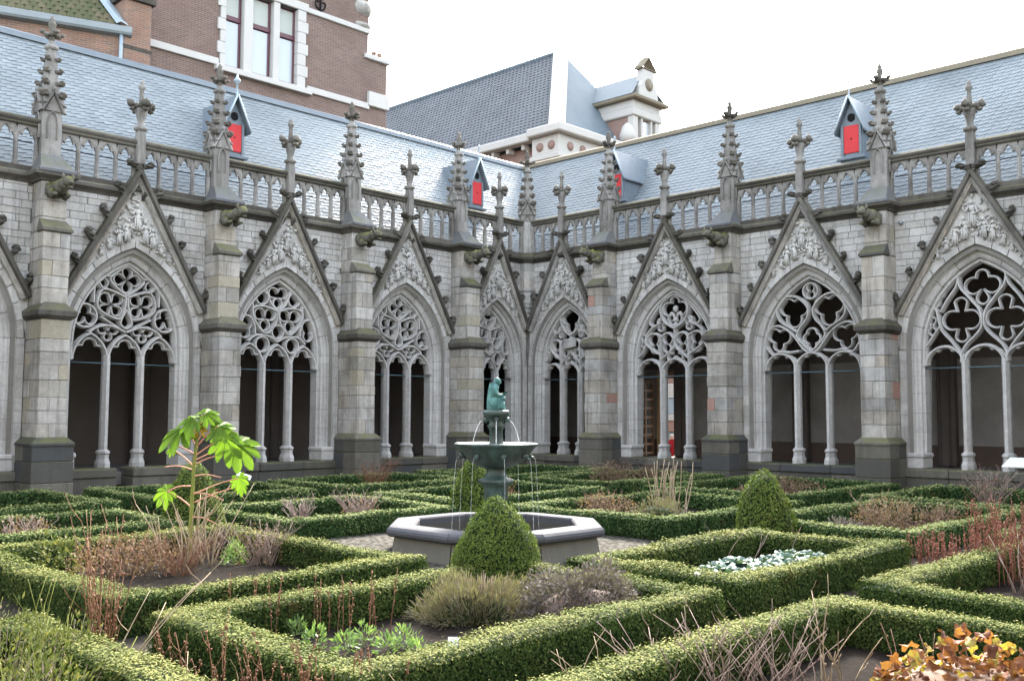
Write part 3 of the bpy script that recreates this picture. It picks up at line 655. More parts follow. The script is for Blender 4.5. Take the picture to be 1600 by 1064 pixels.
def wing(root, side, butts, bays, xend):
    """side -1: wing runs to -x from the corner, +1: to +x"""
    LW = side < 0
    def inside_arch(x, A, r): return A.z(x, r)
    archs = []
    for (cx, a, rise, des, gw, gfoot, gap, osc, ex, seed) in bays:
        A = window(root, cx, a, rise, des, LW, osc, ex); archs.append(A)
        # ---- gable with carved tympanum
        ROUT = .46*osc; slope = (gap-gfoot)/gw
        t = MB(); N = 24; rows = []
        for i in range(N+1):
            x = cx-gw+2*gw*i/N; zt = max(gfoot, gap-abs(x-cx)*slope)-.10; zb = min(zt-.001, A.z(x, ROUT-.01))
            rows.append([(x, .005, zb), (x, .005, zt), (x, -.03, zt+.08)])
        t.loft(rows); gb = t.obj('gable', 'relief', root)
        relief(cx, gap, slope, A, ROUT, seed, gb)
        for sx in (-1, 1):
            rk = MB(); dx, dz = sx*gw, gfoot-gap; Ln = sqrt(dx*dx+dz*dz); tx, tz = dx/Ln, dz/Ln; nx, nz = sx*-tz*sx, 0
            n_out = Vector((sx*abs(tz), abs(tx)))
            pr = [(.0, -.02), (.0, -.20), (-.05, -.23), (-.09, -.235), (-.115, -.15), (-.15, -.19), (-.18, -.12), (-.20, -.12), (-.215, .0)]
            RR = []
            for L in (0.0, Ln):
                RR.append([(cx+tx*L+n_out.x*(q+.02), y, gap+tz*L+n_out.y*(q+.02)) for q, y in pr])
            # mitre at the apex: drop to the axis
            for j, (q, y) in enumerate(pr): RR[0][j] = (cx, y, gap+(q+.02)/max(.2, n_out.y)*1.0)
            rk.loft([q[:5] for q in RR], False); lt = MB(); lt.loft([q[4:] for q in RR], False); rk.add([(cx, .1, gap+.05), (cx, -.2, gap+.05), RR[1][1], (RR[1][1][0], .1, RR[1][1][2])], [(0, 1, 2, 3)])
            rk.obj('coping', 'coping', gb); lt.obj('raking_moulding', 'ashlar', gb)
            nC = 5 if gw > 1.6 else 4
            for q in range(nC):
                f = .20+.72*q/(nC-1); L = Ln*f
                o = link('crocket', CROCK[(q+seed) % 3], gb, (cx+tx*L+n_out.x*.02, -.13, gap+tz*L+n_out.y*.02))
                o.rotation_euler = (0, (-atan2(n_out.y, n_out.x)) if sx > 0 else -atan2(n_out.y, n_out.x), 0); kk = random.uniform(1.0, 1.3); o.scale = (kk, kk*random.choice((-1, 1)), kk*(1 if sx > 0 else -1))
        fi = link('gable_finial', FIN[0], root, (cx, -.10, 0)); link('flower', FIN[1], fi)
        for sx in (-1, 1):
            o = link('crocket', CROCK[1], fi, (sx*.06, -.06, 7.78)); o.rotation_euler = (0, 0, 0 if sx > 0 else pi); o.scale = (1.25, 1.25, 1.0)
    # ---- arcade wall (backing) and its facing stones
    edges = [0.0]+[q for q in butts]
    wb = MB()
    for i, A in enumerate(archs):
        x0, x1 = sorted((edges[i], edges[i+1])); N = 40
        if i == 0: (x0, x1) = (x0, .6) if LW else (-.6, x1)
        xs = sorted(set([x0+(x1-x0)*j/N for j in range(N+1)]+[A.cx-A.a-.2, A.cx+A.a+.2, A.cx-A.a-.201, A.cx+A.a+.201]))
        for (ya, rr) in ((.045, .25), (.63, .0)):
            rw = []
            for x in xs:
                inn = abs(x-A.cx) < A.a+(.2 if ya < .1 else 0)
                rw.append([(x, ya, A.z(x, min(rr, .2)) if inn else -.3), (x, ya, 7.2)])
            wb.loft(rw)
    wall = wb.obj('arcade_wall', 'mortar', root)
    cnt = 0
    for i, A in enumerate(archs):
        cx, a, rise, des, gw, gfoot, gap, osc, ex, seed = bays[i]; slope = (gap-gfoot)/gw
        x0, x1 = sorted((edges[i], edges[i+1])); m0 = .27; m1 = .27
        z = 4.05
        while z < 6.98:
            h = random.choice((.155, .175, .195)); h = min(h, 6.99-z)
            for sx in (-1, 1):
                lo, hi = (x0+m0, cx) if sx < 0 else (cx, x1-m1)
                if i == 0 and ((LW and sx > 0)): hi = x1-.05
                if i == 0 and ((not LW) and sx < 0): lo = x0+.05
                x = lo if sx < 0 else hi; xs = []
                x = lo-random.uniform(0, .3)
                while x < hi:
                    w = random.uniform(.26, .52); p0, p1 = max(lo, x), min(hi, x+w); x += w
                    if p1-p0 < .06: continue
                    P = [(p0+.004, z+.004), (p1-.004, z+.004), (p1-.004, z+h-.004), (p0+.004, z+h-.004)]
                    # outside the gable slope: z >= gap - |x-cx|*slope
                    P = clip(P, sx*-slope, -1., -(gap-.06)-sx*slope*cx)
                    if area(P) > .006:
                        sb = MB(); sb.prism(P, jit(.006), .05, .007); sb.obj('stone', 'spandrel', wall); cnt += 1
            z += h
    # low wall and sill between buttresses
    for i, A in enumerate(archs):
        x0, x1 = sorted((edges[i], edges[i+1])); x0 += .30; x1 -= .30
        if i == 0: x0, x1 = (x0, 0.15) if LW else (-.15, x1)
        cuts = [x0, x0+(x1-x0)*.3, x0+(x1-x0)*.68, x1]
        if LW and i == 3: cuts = [x0, -13.80, -13.42, x1]
        for j in range(3):
            if LW and i == 3 and j == 1: continue
            sb = MB(); p0, p1 = cuts[j]+.004, cuts[j+1]-.004
            sb.cbox(p0, p1, -.10, .66, .50, SILL, .03); sb.obj('sill_stone', 'plinth', wall)
            sb = MB(); sb.cbox(p0, p1, -.06+jit(), .62, -.25, .497, .012); sb.obj('base_stone', 'plinth', wall)
    # ---- buttresses
    for bi, bx in enumerate(butts):
        core = MB(); core.box(bx-.29, bx+.29, -.83, .1, -.2, 4.05); core.box(bx-.27, bx+.27, -.70, .1, 4.0, 5.9); core.box(bx-.26, bx+.26, -.46, .1, 5.8, 7.0)
        co = core.obj('buttress', 'mortar', root)
        def course(z0, z1, hw, dp, alt, mat='ashlar'):
            g = .0035
            q = random.random()
            mats = lambda: ('ochre' if random.random() < .07 else ('sandred' if (random.random() < .035 and not LW) else mat))
            def bl(xa, xb, ya, yb):
                sb = MB(); e = jit(.008); sb.cbox(xa+g-(e if xa < bx-hw+.01 else 0), xb-g+(e if xb > bx+hw-.01 else 0), ya+g-e, yb-g, z0+g, z1-g, random.uniform(.006, .014)); sb.obj('stone', mats() if mat == 'ashlar' else mat, co)
            if alt:
                k = random.uniform(.35, .6)*dp; sp = bx-hw+2*hw*random.choice((.38, .5, .64))
                if dp > .6 and random.random() < .75: bl(bx-hw, sp, -dp, -dp+k); bl(sp, bx+hw, -dp, -dp+k)
                else: bl(bx-hw, bx+hw, -dp, -dp+k)
                bl(bx-hw, bx+hw, -dp+k, .02)
            else:
                k = random.uniform(.6, .75)*dp; bl(bx-hw, bx+hw, -dp, -dp+k); bl(bx-hw, bx+hw, -dp+k, .02)
        # plinth
        for (z0, z1, hw, dp) in ((-.2, .50, .44, .98), (.50, .95, .435, .97), (.95, 1.28, .43, .965)):
            for (ya, yb) in ((-dp, -dp*.45), (-dp*.45, .0)):
                sb = MB(); sb.cbox(bx-hw, bx+hw, ya+.003, yb-.003, z0+.003, z1-.003, .012); sb.obj('plinth_stone', 'plinth', co)
        sb = MB(); sb.loft([[(bx-q, 0., z), (bx-q, -p, z), (bx+q, -p, z), (bx+q, 0., z)] for q, p, z in ((.445, .985, 1.28), (.445, .985, 1.33), (.31, .86, 1.46))], False, False); sb.obj('plinth_weathering', 'plinth', co)
        z = 1.44; alt = bi % 2
        while z < 3.95:
            h = random.uniform(.26, .42); h = min(h, 3.98-z)
            if 3.98-z-h < .14: h = 3.98-z
            course(z, z+h, .305, .85, alt); z += h; alt = 1-alt
        sb = MB(); sb.sweepplan([(bx-.305, .0), (bx-.305, -.85), (bx+.305, -.85), (bx+.305, .0)][::-1], [(0.0, 3.95), (-.04, 3.98), (-.10, 4.04), (-.105, 4.13), (-.10, 4.15), (.10, 4.33)]); sb.obj('set_off', 'coping', co)
        z = 4.28; 
        while z < 5.84:
            h = min(random.uniform(.26, .42), 5.86-z)
            if 5.86-z-h < .14: h = 5.86-z
            course(z, z+h, .285, .72, alt); z += h; alt = 1-alt
        sb = MB(); sb.loft([[(bx-q, -.44, z), (bx-q, -p, z), (bx+q, -p, z), (bx+q, -.44, z)] for q, p, z in ((.285, .72, 5.84), (.325, .78, 5.87), (.325, .78, 5.93), (.28, .47, 6.16))], False); sb.add([(bx-.28, -.44, 6.16), (bx-.28, -.47, 6.16), (bx+.28, -.47, 6.16), (bx+.28, -.44, 6.16)], [(0, 1, 2, 3)]); sb.obj('set_off', 'plinth', co)
        z = 5.9
        while z < 6.95:
            h = min(random.uniform(.28, .42), 7.0-z)
            if 7.0-z-h < .14: h = 7.0-z
            course(z, z+h, .275, .48, alt); z += h; alt = 1-alt
        sb = MB(); sb.loft([[(bx-q, -.10, z), (bx-q, -p, z), (bx+q, -p, z), (bx+q, -.10, z)] for q, p, z in ((.40, .70, 7.17), (.40, .70, 7.23), (.36, .64, 7.27), (.235, .27, 7.62))], False)
        sb.obj('sloped_cap', 'cap', co)
        pinnacle(root, bx)
        g = link('gargoyle', GARG[bi % 3], root, (bx, -.50, 6.80)); g.scale = (1.2, 1.08, 1.2)
        # cornice from mid bay round the buttress to mid bay
        mids = [A.cx for A in archs]
        l = bx-1.95; rr_ = bx+1.95
        if bi == 0: l, rr_ = (bx-1.95, -.12) if LW else (.12, bx+1.95)
        path = [(l, 0), (bx-.30, 0), (bx-.30, -.50), (bx+.30, -.50), (bx+.30, 0), (rr_, 0)]
        cb = MB(); cb.sweepplan(path[::-1], [(.08, 6.98), (-.02, 6.99), (-.05, 7.03), (-.13, 7.08), (-.17, 7.10), (-.18, 7.165), (-.14, 7.20), (.04, 7.30), (.3, 7.31)]); cb.obj('cornice', 'coping', root)
    # ---- balustrade
    for i, A in enumerate(archs):
        x0, x1 = sorted((edges[i], edges[i+1])); cx = A.cx
        ca = x0 if not (i == 0 and not LW) else 0; 
        pl = .24; L0 = x0+pl; R0 = x1-pl
        if i == 0 and LW: R0 = -.30
        if i == 0 and not LW: L0 = .30
        rb = MB(); prf = [(-.10, 8.235), (-.12, 8.26), (-.10, 8.29), (-.145, 8.34), (-.15, 8.38), (-.06, 8.44), (.06, 8.44), (.15, 8.38), (.145, 8.34), (.10, 8.29), (.10, 8.235)]
        rb.loft([[(x, y, z) for y, z in prf] for x in (L0-.08, R0+.08)], True, False, True); rail = rb.obj('handrail', 'coping', root)
        ib = MB(); ib.tube([(L0, .22, 7.93), (R0, .22, 7.93)], .014, .014, 5); ib.obj('iron_bar', 'black', rail)
        pb = MB(); pb.cbox(L0-.05, R0+.05, -.09, .12, 7.2, 7.345, .015); pb.obj('base_rail', 'coping', rail)
        for (p, q) in ((L0, cx-.10), (cx+.10, R0)):
            n = 4
            if i == 0: n = max(2, round((q-p)/.42))
            w = (q-p)/n
            for j in range(n): link('arch_head', head_mesh(w/2), rail, (p+w*(j+.5), 0, 0))
            for j in range(n+1): link('baluster', BAL, rail, (p+w*j, 0, 0))
    # ---- roof
    y0r, z0r, y1r, z1r = .34, 7.12, 4.0, 11.68
    def vx(y): return y
    rb = MB()
    xe = xend
    rb.add([(xe, y0r, z0r), (xe, y1r, z1r), (-side*y1r, y1r, z1r), (-side*y0r, y0r, z0r)], [(0, 1, 2, 3)])
    rb.add([(xe, -.1, 7.19), (xe, y0r+.1, 7.19), (-side*(y0r+.1), y0r+.1, 7.19), (side*.1, -.1, 7.19)], [(0, 1, 2, 3)])
    roof = rb.obj('roof', 'cladding', root)
    Ls = sqrt((y1r-y0r)**2+(z1r-z0r)**2); cf, sf = (y1r-y0r)/Ls, (z1r-z0r)/Ls
    row = .152; n = int(Ls/row); V = []; rn = []
    for i in range(n):
        s0 = i*row; s1 = min(Ls, s0+row*1.7); ymid = y0r+(s0+row*.5)*cf
        w = .235; off = (i*.37 % 1)*w
        xa, xb = (xe, ymid) if LW else (-ymid, xe)
        k = int((xb-xa)/w)+1
        for j in range(k+1):
            p = xa-off+j*w; q = p+w-.006
            p, q = max(xa, p), min(xb, q)
            if q-p < .02: continue
            dz = random.uniform(.016, .024); t1 = .001; dip = .045*(q-p)/w; ww = random.uniform(-.003, .003)
            def S(x, sv, up): return (x, y0r+sv*cf-sf*up, z0r+sv*sf+cf*up)
            V += [S(p, s0-.012+ww, dz), S(q, s0+dip+ww, dz), S(q, s1, t1), S(p, s1, t1)]
            V += [S(p, s0-.012+ww, 0), S(q, s0+dip+ww, 0), S(q, s0+dip+ww, dz), S(p, s0-.012+ww, dz)]
            v = random.random(); rn += [v, v]
    sl_ = link('slates', npmesh('slates', np.array(V), 4, 'slate', rn), roof); tag(sl_, kind='stuff')
    cp = MB(); cp.loft([[(x, y, z) for y, z in ((y1r-.16, z1r-.10), (y1r-.13, z1r+.05), (y1r, z1r+.12), (y1r+.14, z1r+.05), (y1r+.14, z1r-.3))] for x in (xe, -side*(y1r+(.1 if LW else -.0)))]); cp.obj('ridge_cap', 'ridge' if not LW else 'cladding', roof)
    if LW:
        vl = MB(); vl.add([(y0r-.12, y0r+.12, z0r+.06), (y0r+.12, y0r-.12, z0r+.06), (y1r+.1, y1r-.12, z1r+.02), (y1r-.12, y1r+.1, z1r+.02)], [(0, 1, 2, 3)]); vl.obj('valley_flashing', 'lead', roof)
    return archs

def dormer(root, x, side, ball):
    yF = 1.42; w = .32; zb = 8.72
    b = MB(); b.box(x-w, x+w, yF, yF+1.6, zb-.2, 9.84); o = b.obj('dormer', 'cladding', root)
    b = MB(); b.prism([(x-w, 9.84), (x+w, 9.84), (x, 10.52)], yF, yF+1.8); b.obj('dormer_gable', 'cladding', o)
    b = MB(); b.cbox(x-.215, x+.215, yF-.03, yF+.02, 9.08, 9.84, .01); dr = b.obj('shutter', 'red', o)
    b = MB(); b.blob((x, yF-.03, 9.47), (.025, .02, .025), 1, 0); b.obj('knob', 'black', dr)
    b = MB(); b.cbox(x-.29, x-.217, yF-.05, yF+.02, 9.0, 9.86, .01); b.obj('jamb', 'cladding', o)
    b = MB(); b.cbox(x+.217, x+.29, yF-.05, yF+.02, 9.0, 9.86, .01); b.obj('jamb', 'cladding', o)
    b = MB(); b.cbox(x-.40, x+.40, yF-.10, yF+.05, 8.9, 8.99, .01); b.obj('dormer_sill', 'cladding', o)
    b = MB(); P = [(x+.115*cos(t*pi/8)*(1 if t % 4 else .9), 10.06+.12*sin(t*pi/8)) for t in range(0, 16)]
    b.prism(P, yF-.012, yF+.03); b.obj('trefoil_opening', 'black', o)
    for sx in (-1, 1):
        b = MB(); t = .03
        A0 = [(x+sx*(w+.10), yF-.16, 9.66), (x, yF-.16, 10.64), (x, yF+2.35, 10.64), (x+sx*(w+.10), yF+1.75, 9.66)]
        b.add(A0+[(p[0], p[1], p[2]-.05) for p in A0], [(0, 1, 2, 3), (4, 5, 6, 7), (0, 1, 5, 4), (1, 2, 6, 5), (2, 3, 7, 6), (3, 0, 4, 7)]); b.obj('dormer_roof', 'slate' if 0 else 'cladding', o)
        b = MB(); b.tube([(x+sx*(w+.11), yF-.17, 9.645), (x, yF-.17, 10.645)], .03, .03, 5); b.obj('bargeboard', 'lead', o)
        b = MB(); b.tube([(x+sx*(w+.10), yF+1.72, 9.70), (x+sx*.02, yF+2.3, 10.66)], .05, .05, 5); b.obj('flashing', 'lead', o)
    b = MB()
    if ball: b.lathe([(.05, 10.6), (.03, 10.68), (.028, 10.95), (.09, 11.0), (.10, 11.05), (.05, 11.1), (.02, 11.22)], x, yF-.1, 8)
    else: b.lathe([(.04, 10.6), (.02, 10.7), (.02, 11.0), (.045, 11.05), (.01, 11.12)], x, yF-.1, 6)
    b.obj('dormer_finial', 'lead', o)

# ------------------------------------------------------------------ the two wings
WL = empty('cloister_wing', 'left cloister wing of grey gothic stone with traceried arches, brick houses rising behind', 'building', (0, 0, 0), 0)
WR = empty('cloister_wing', 'right cloister wing of grey gothic stone under the sky, its gallery showing pale plaster', 'building', (0, 0, 0), -pi/2)
bL = [-3.145, -7.295, -11.445, -15.595, -19.745]
bR = [3.488, 7.828, 12.168, 16.508]
#  cx, a, rise, design, gable half width, foot z, apex z, moulding scale, ornament, seed
baysL = [(-1.42, 1.04, 2.2, 'rings', 1.38, 4.85, 7.68, .78, None, 5), (-5.22, 1.27, 2.32, 'kite', 1.79, 4.5, 7.74, 1, None, 15), (-9.37, 1.27, 2.32, 'rings', 1.79, 4.5, 7.74, 1, None, 25), (-13.52, 1.27, 2.32, 'kite', 1.79, 4.5, 7.74, 1, None, 35), (-17.67, 1.27, 2.32, 'rings', 1.79, 4.5, 7.74, 1, None, 45)]
baysR = [(1.63, 1.14, 2.25, 'fleur', 1.5, 4.8, 7.70, .86, 'knot', 55), (5.66, 1.38, 2.45, 'fleur', 1.88, 4.5, 7.76, 1, 'fleur', 65), (10.0, 1.38, 2.45, 'heart', 1.88, 4.5, 7.76, 1, None, 75), (14.34, 1.38, 2.45, 'quatre', 1.88, 4.5, 7.76, 1, None, 85)]
wing(WL, -1, bL, baysL, -22.0)
wing(WR, 1, bR, baysR, 18.6)
for x, bl in ((-10.18, 1), (-.99, 0)): dormer(WL, x, -1, bl)
for x, bl in ((2.69, 0), (10.74, 0)): dormer(WR, x, 1, bl)
# corner pier: shaft on a carved corbel under the corner pinnacle
b = MB(); b.lathe([(.04, 5.0), (.10, 5.15), (.13, 5.2), (.13, 5.3), (.17, 5.35), (.17, 5.48), (.22, 5.52), (.22, 5.6), (.26, 5.66), (.27, 6.0), (.33, 6.06), (.33, 6.13)], -.10, -.10, 8, False, pi/8); cpn = b.obj('corner_corbel', 'ashlar', WL)
z = 6.14
while z < 6.95:
    h = min(.29, 6.98-z); b = MB(); b.lathe([(.255, z+.003), (.255, z+h-.003)], -.10, -.10, 8, False, pi/8); b.obj('stone', 'ashlar', cpn); z += h
b = MB(); b.lathe([(.26, 6.97), (.36, 7.05), (.42, 7.10), (.43, 7.17), (.36, 7.24), (.28, 7.32)], -.10, -.10, 8, False, pi/8); b.obj('cornice', 'coping', cpn)
b = MB(); b.lathe([(.27, 7.3), (.27, 8.3), (.25, 8.36)], -.06, -.06, 8, False, pi/8); b.obj('pier', 'ashlar', cpn)
p_ = pinnacle(WL, -.06, -.06, pi/4)
# drain pipe stub under the cornice
b = MB(); b.tube([(12.63, .05, 6.72), (12.63, -.12, 6.70)], .05, .05, 8); b.obj('drain_spout', 'gutter', WR)

# the two other sides of the court, unseen behind the camera, added to shade surfaces facing it: plain stone ranges with a string course and pitched roofs
def far_range(label, x0, x1, y0, y1, zt, along):
    o = empty('stone_range', label, 'building', ((x0+x1)/2, (y0+y1)/2, 0)); ox, oy = (x0+x1)/2, (y0+y1)/2
    b = MB(); b.box(x0-ox, x1-ox, y0-oy, y1-oy, -.3, zt); b.obj('wall', 'ashlar', o)
    b = MB(); b.box(x0-ox-.2, x1-ox+.2, y0-oy-.2, y1-oy+.2, zt+.002, zt+.35); b.obj('cornice', 'coping', o)
    b = MB()
    if along == 'x': b.add([(x0-ox, y0-oy-.3, zt+.3), (x1-ox, y0-oy-.3, zt+.3), (x1-ox, 0, zt+4), (x0-ox, 0, zt+4), (x0-ox, y1-oy+.3, zt+.3), (x1-ox, y1-oy+.3, zt+.3)], [(0, 1, 2, 3), (4, 5, 2, 3), (0, 3, 4), (1, 2, 5)])
    else: b.add([(x0-ox-.3, y0-oy, zt+.3), (x0-ox-.3, y1-oy, zt+.3), (0, y1-oy, zt+4), (0, y0-oy, zt+4), (x1-ox+.3, y0-oy, zt+.3), (x1-ox+.3, y1-oy, zt+.3)], [(0, 1, 2, 3), (4, 5, 2, 3), (0, 3, 4), (1, 2, 5)])
    b.obj('roof', 'cladding', o)
far_range('plain stone range closing and shading the court, added unseen behind the viewer on the right', -31, 4, -35, -29, 9.0, 'x')
far_range('plain stone range closing and shading the court, added unseen behind the viewer on the left', -38, -32, -29, 4, 9.0, 'y')

# ------------------------------------------------------------------ galleries behind the arcades
def gallery(root, side, xend, dark):
    x0, x1 = (xend, 4.0) if side < 0 else (-4.0, xend)
    b = MB(); b.box(x0, x1, .55, 4.05, .30, .60); b.obj('gallery_floor', 'gfloor', root)
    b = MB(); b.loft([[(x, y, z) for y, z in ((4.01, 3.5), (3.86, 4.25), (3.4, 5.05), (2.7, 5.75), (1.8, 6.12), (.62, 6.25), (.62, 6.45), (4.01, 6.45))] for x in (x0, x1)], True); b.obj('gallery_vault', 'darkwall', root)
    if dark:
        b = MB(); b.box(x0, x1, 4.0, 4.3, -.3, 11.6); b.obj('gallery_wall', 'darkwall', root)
    else:
        DX0, DX1, DZ = 2.62, 3.72, 3.25
        b = MB(); b.box(x0, DX0, 4.0, 4.3, -.4, 11.6); b.box(DX1, x1, 4.0, 4.3, -.4, 11.6); b.box(DX0, DX1, 4.0, 4.3, DZ, 11.6); gw = b.obj('gallery_wall', 'plaster', root)
        for (p, q) in ((x0, DX0-.2), (DX1+.2, x1)):
            b = MB(); b.box(p, q, 3.97, 4.0, .6, 1.18); b.obj('brick_dado', 'dado', gw)
        for p, q in ((DX0-.16, DX0), (DX1, DX1+.16)):
            b = MB(); b.cbox(p, q, 3.86, 4.34, .6, DZ+.1, .02); b.obj('door_frame', 'tanwood', gw)
        b = MB(); b.cbox(DX0-.16, DX1+.16, 3.86, 4.34, DZ+.003, DZ+.2, .02); b.obj('door_lintel', 'tanwood', gw)
        # open oak lattice door, hinged on its left frame and swung into the gallery
        b = MB()
        for k in range(3): b.box(2.40-.06, 2.40+.0, 3.80-k*.42-.07, 3.80-k*.42, .64, 3.1)
        for k in range(9): b.box(2.40-.05, 2.40-.01, 2.9, 3.78, .68+k*.30, .76+k*.30)
        dr = b.obj('lattice_door', 'oak', gw)
        b = MB(); b.tube([(2.45, 3.02, 1.62), (2.48, 3.02, 1.55), (2.45, 3.02, 1.50)], .02, .02, 6); b.obj('handle', 'lead', dr)
    for i, bx in enumerate(bL if side < 0 else bR):
        for (dx, hw, dp) in ((0, .24, .30), (0, .12, .42)):
            b = MB(); b.cbox(bx+dx-hw, bx+dx+hw, 4.0-dp, 4.02, .6, 6.25, .05); b.obj('wall_shaft', 'darkwall', root)
    b = MB(); xx = xend; b.box(xx-.1, xx+.1, .0, 4.3, -.3, 6.4); b.obj('end_wall', 'darkwall', root)
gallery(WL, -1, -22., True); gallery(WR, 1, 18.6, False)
# ------------------------------------------------------------------ buildings behind
def quad(b, P): b.add(P, [tuple(range(len(P)))])
BH = empty('brick_house', 'tall red-brown brick house with white stone bands and a large three-light window', 'building', (0, 0, 0))
def facade_holes():
    b = MB(); y = 5.2
    X = [-11.1, -8.43, -5.72, -2.76]; Z0, S, Hd, T = 4.0, 12.86, 15.5, 18.6
    for x0, x1, z0, z1 in ((X[0], X[1], Z0, T), (X[2], X[3], Z0, T), (X[1], X[2], Z0, S), (X[1], X[2], Hd, T)):
        quad(b, [(x0, y, z0), (x1, y, z0), (x1, y, z1), (x0, y, z1)])
    for q in ([(X[0], y, Z0), (X[0], y, T), (X[0], 15, T), (X[0], 15, Z0)], [(X[3], y, Z0), (X[3], y, T), (X[3], 15, T), (X[3], 15, Z0)], [(X[0], 15, Z0), (X[3], 15, Z0), (X[3], 15, T), (X[0], 15, T)]): quad(b, q)
    for q in ([(X[1], y, S), (X[2], y, S), (X[2], y+.3, S), (X[1], y+.3, S)], [(X[1], y, Hd), (X[2], y, Hd), (X[2], y+.3, Hd), (X[1], y+.3, Hd)], [(X[1], y, S), (X[1], y+.3, S), (X[1], y+.3, Hd), (X[1], y, Hd)], [(X[2], y, S), (X[2], y+.3, S), (X[2], y+.3, Hd), (X[2], y, Hd)]): quad(b, q)
    return b.obj('wall', 'brick', BH)
facade_holes()
b = MB(); quad(b, [(-11.3, 5.0, 18.6), (-2.6, 5.0, 18.6), (-2.6, 10, 23.), (-11.3, 10, 23.)]); quad(b, [(-11.3, 15.2, 18.6), (-2.6, 15.2, 18.6), (-2.6, 10, 23.), (-11.3, 10, 23.)]); quad(b, [(-11.1, 5.2, 18.6), (-11.1, 15, 18.6), (-11.1, 10, 22.9)]); quad(b, [(-2.76, 5.2, 18.6), (-2.76, 15, 18.6), (-2.76, 10, 22.9)]); b.obj('roof', 'pantile', BH)
def wbox(name, x0, x1, y0, y1, z0, z1, mat, par, c=.015):
    b = MB(); b.cbox(x0, x1, y0, y1, z0, z1, c); return b.obj(name, mat, par)
wbox('stone_band', -11.1, -8.62, 5.12, 5.25, 12.82, 13.04, 'white', BH); wbox('stone_band', -5.34, -2.72, 5.12, 5.25, 12.76, 12.98, 'white', BH)
wbox('stone_band', -5.34, -2.72, 5.12, 5.25, 15.50, 15.68, 'white', BH); wbox('corner_stone', -2.78, -1.86, 5.08, 5.5, 12.9, 13.42, 'white', BH)
win = wbox('window_sill', -8.75, -5.2, 5.02, 5.3, 12.66, 12.85, 'white', BH)
win = wbox('window', -8.43, -5.72, 5.40, 5.44, 12.86, 15.5, 'maroon', BH)
xs = [(-8.43, -7.75), (-7.43, -6.67), (-6.43, -5.72)]
for x0, x1 in xs:
    wbox('pane', x0+.09, x1-.09, 5.372, 5.395, 12.98, 14.42, 'glass', win, .004); wbox('pane', x0+.09, x1-.09, 5.372, 5.395, 14.62, 15.42, 'blind', win, .004)
    wbox('sash_frame', x0+.02, x0+.09, 5.33, 5.40, 12.88, 15.48, 'maroon', win); wbox('sash_frame', x1-.09, x1-.02, 5.33, 5.40, 12.88, 15.48, 'maroon', win)
    wbox('transom', x0+.02, x1-.02, 5.31, 5.40, 14.44, 14.60, 'maroon', win); wbox('bottom_rail', x0+.02, x1-.02, 5.32, 5.40, 12.87, 12.98, 'maroon', win)
for x0, x1 in ((-7.75, -7.43), (-6.67, -6.43)): wbox('stone_mullion', x0, x1, 5.15, 5.40, 12.85, 15.5, 'white', BH)
wbox('lintel', -8.6, -5.34, 5.11, 5.3, 15.5, 15.78, 'white', BH)
for k in range(7):
    z0 = 12.86+k*.377; e = .09 if k % 2 else 0
    wbox('jamb_stone', -8.58-e, -8.40, 5.13, 5.42, z0, z0+.374, 'white', BH); wbox('jamb_stone', -5.75, -5.42+e, 5.13, 5.42, z0, z0+.374, 'white', BH)
b = MB()
P = smoothpts([(-4.86, 5.15, 16.6), (-4.86, 5.15, 15.9), (-4.86, 5.15, 15.62)], 3); b.tube(P, .05, .03, 6)
for sx in (-1, 1): b.tube(smoothpts([(-4.86, 5.15, 15.72), (-4.86+sx*.16, 5.15, 15.82), (-4.86+sx*.2, 5.15, 16.0), (-4.86+sx*.08, 5.15, 16.02)], 4), .03, .025, 6); b.tube(smoothpts([(-4.86, 5.15, 16.1), (-4.86+sx*.14, 5.15, 16.2), (-4.86+sx*.1, 5.15, 16.4)], 4), .03, .02, 6)
b.obj('wall_anchor', 'black', BH)
wbox('setback_wall', -2.9, -1.88, 5.22, 9.0, 6.0, 14.6, 'brick', BH); wbox('setback_coping', -2.95, -1.8, 5.1, 9.1, 14.6, 14.76, 'white', BH)
for x in (-2.35, -2.1): b = MB(); b.lathe([(.09, 14.76), (.075, 14.9), (.1, 14.95), (.1, 15.0)], x, 5.4, 8); b.obj('chimney_pot', 'oldbrick', BH)
b = MB(); b.lathe([(.40, 15.68), (.46, 15.74), (.46, 15.82), (.25, 15.92), (.22, 16.1), (.42, 16.2), (.50, 16.42), (.42, 16.62), (.2, 16.74), (.15, 17.0), (.26, 17.1), (.1, 17.4)], -3.0, 5.5, 14); b.obj('stone_ball', 'ashlar', BH)
wbox('brick_pier', -11.95, -11.15, 4.5, 5.4, 5.0, 13.75, 'oldbrick', BH); wbox('pier_coping', -12.05, -11.05, 4.4, 5.5, 13.75, 13.92, 'coping', BH)
b = MB(); quad(b, [(-12.0, 4.45, 12.4), (-11.1, 4.45, 12.4), (-11.2, 4.6, 12.1), (-11.9, 4.6, 12.1)]); b.obj('pier_corbel', 'coping', BH)

ang = atan2(1.7, -4.7)            # old house front runs from (-11.9,4.62) away to the left
OH = empty('old_house', 'low old orange brick house under a mossy tile roof with a grey gutter', 'building', (-11.95, 4.62, 0), ang)
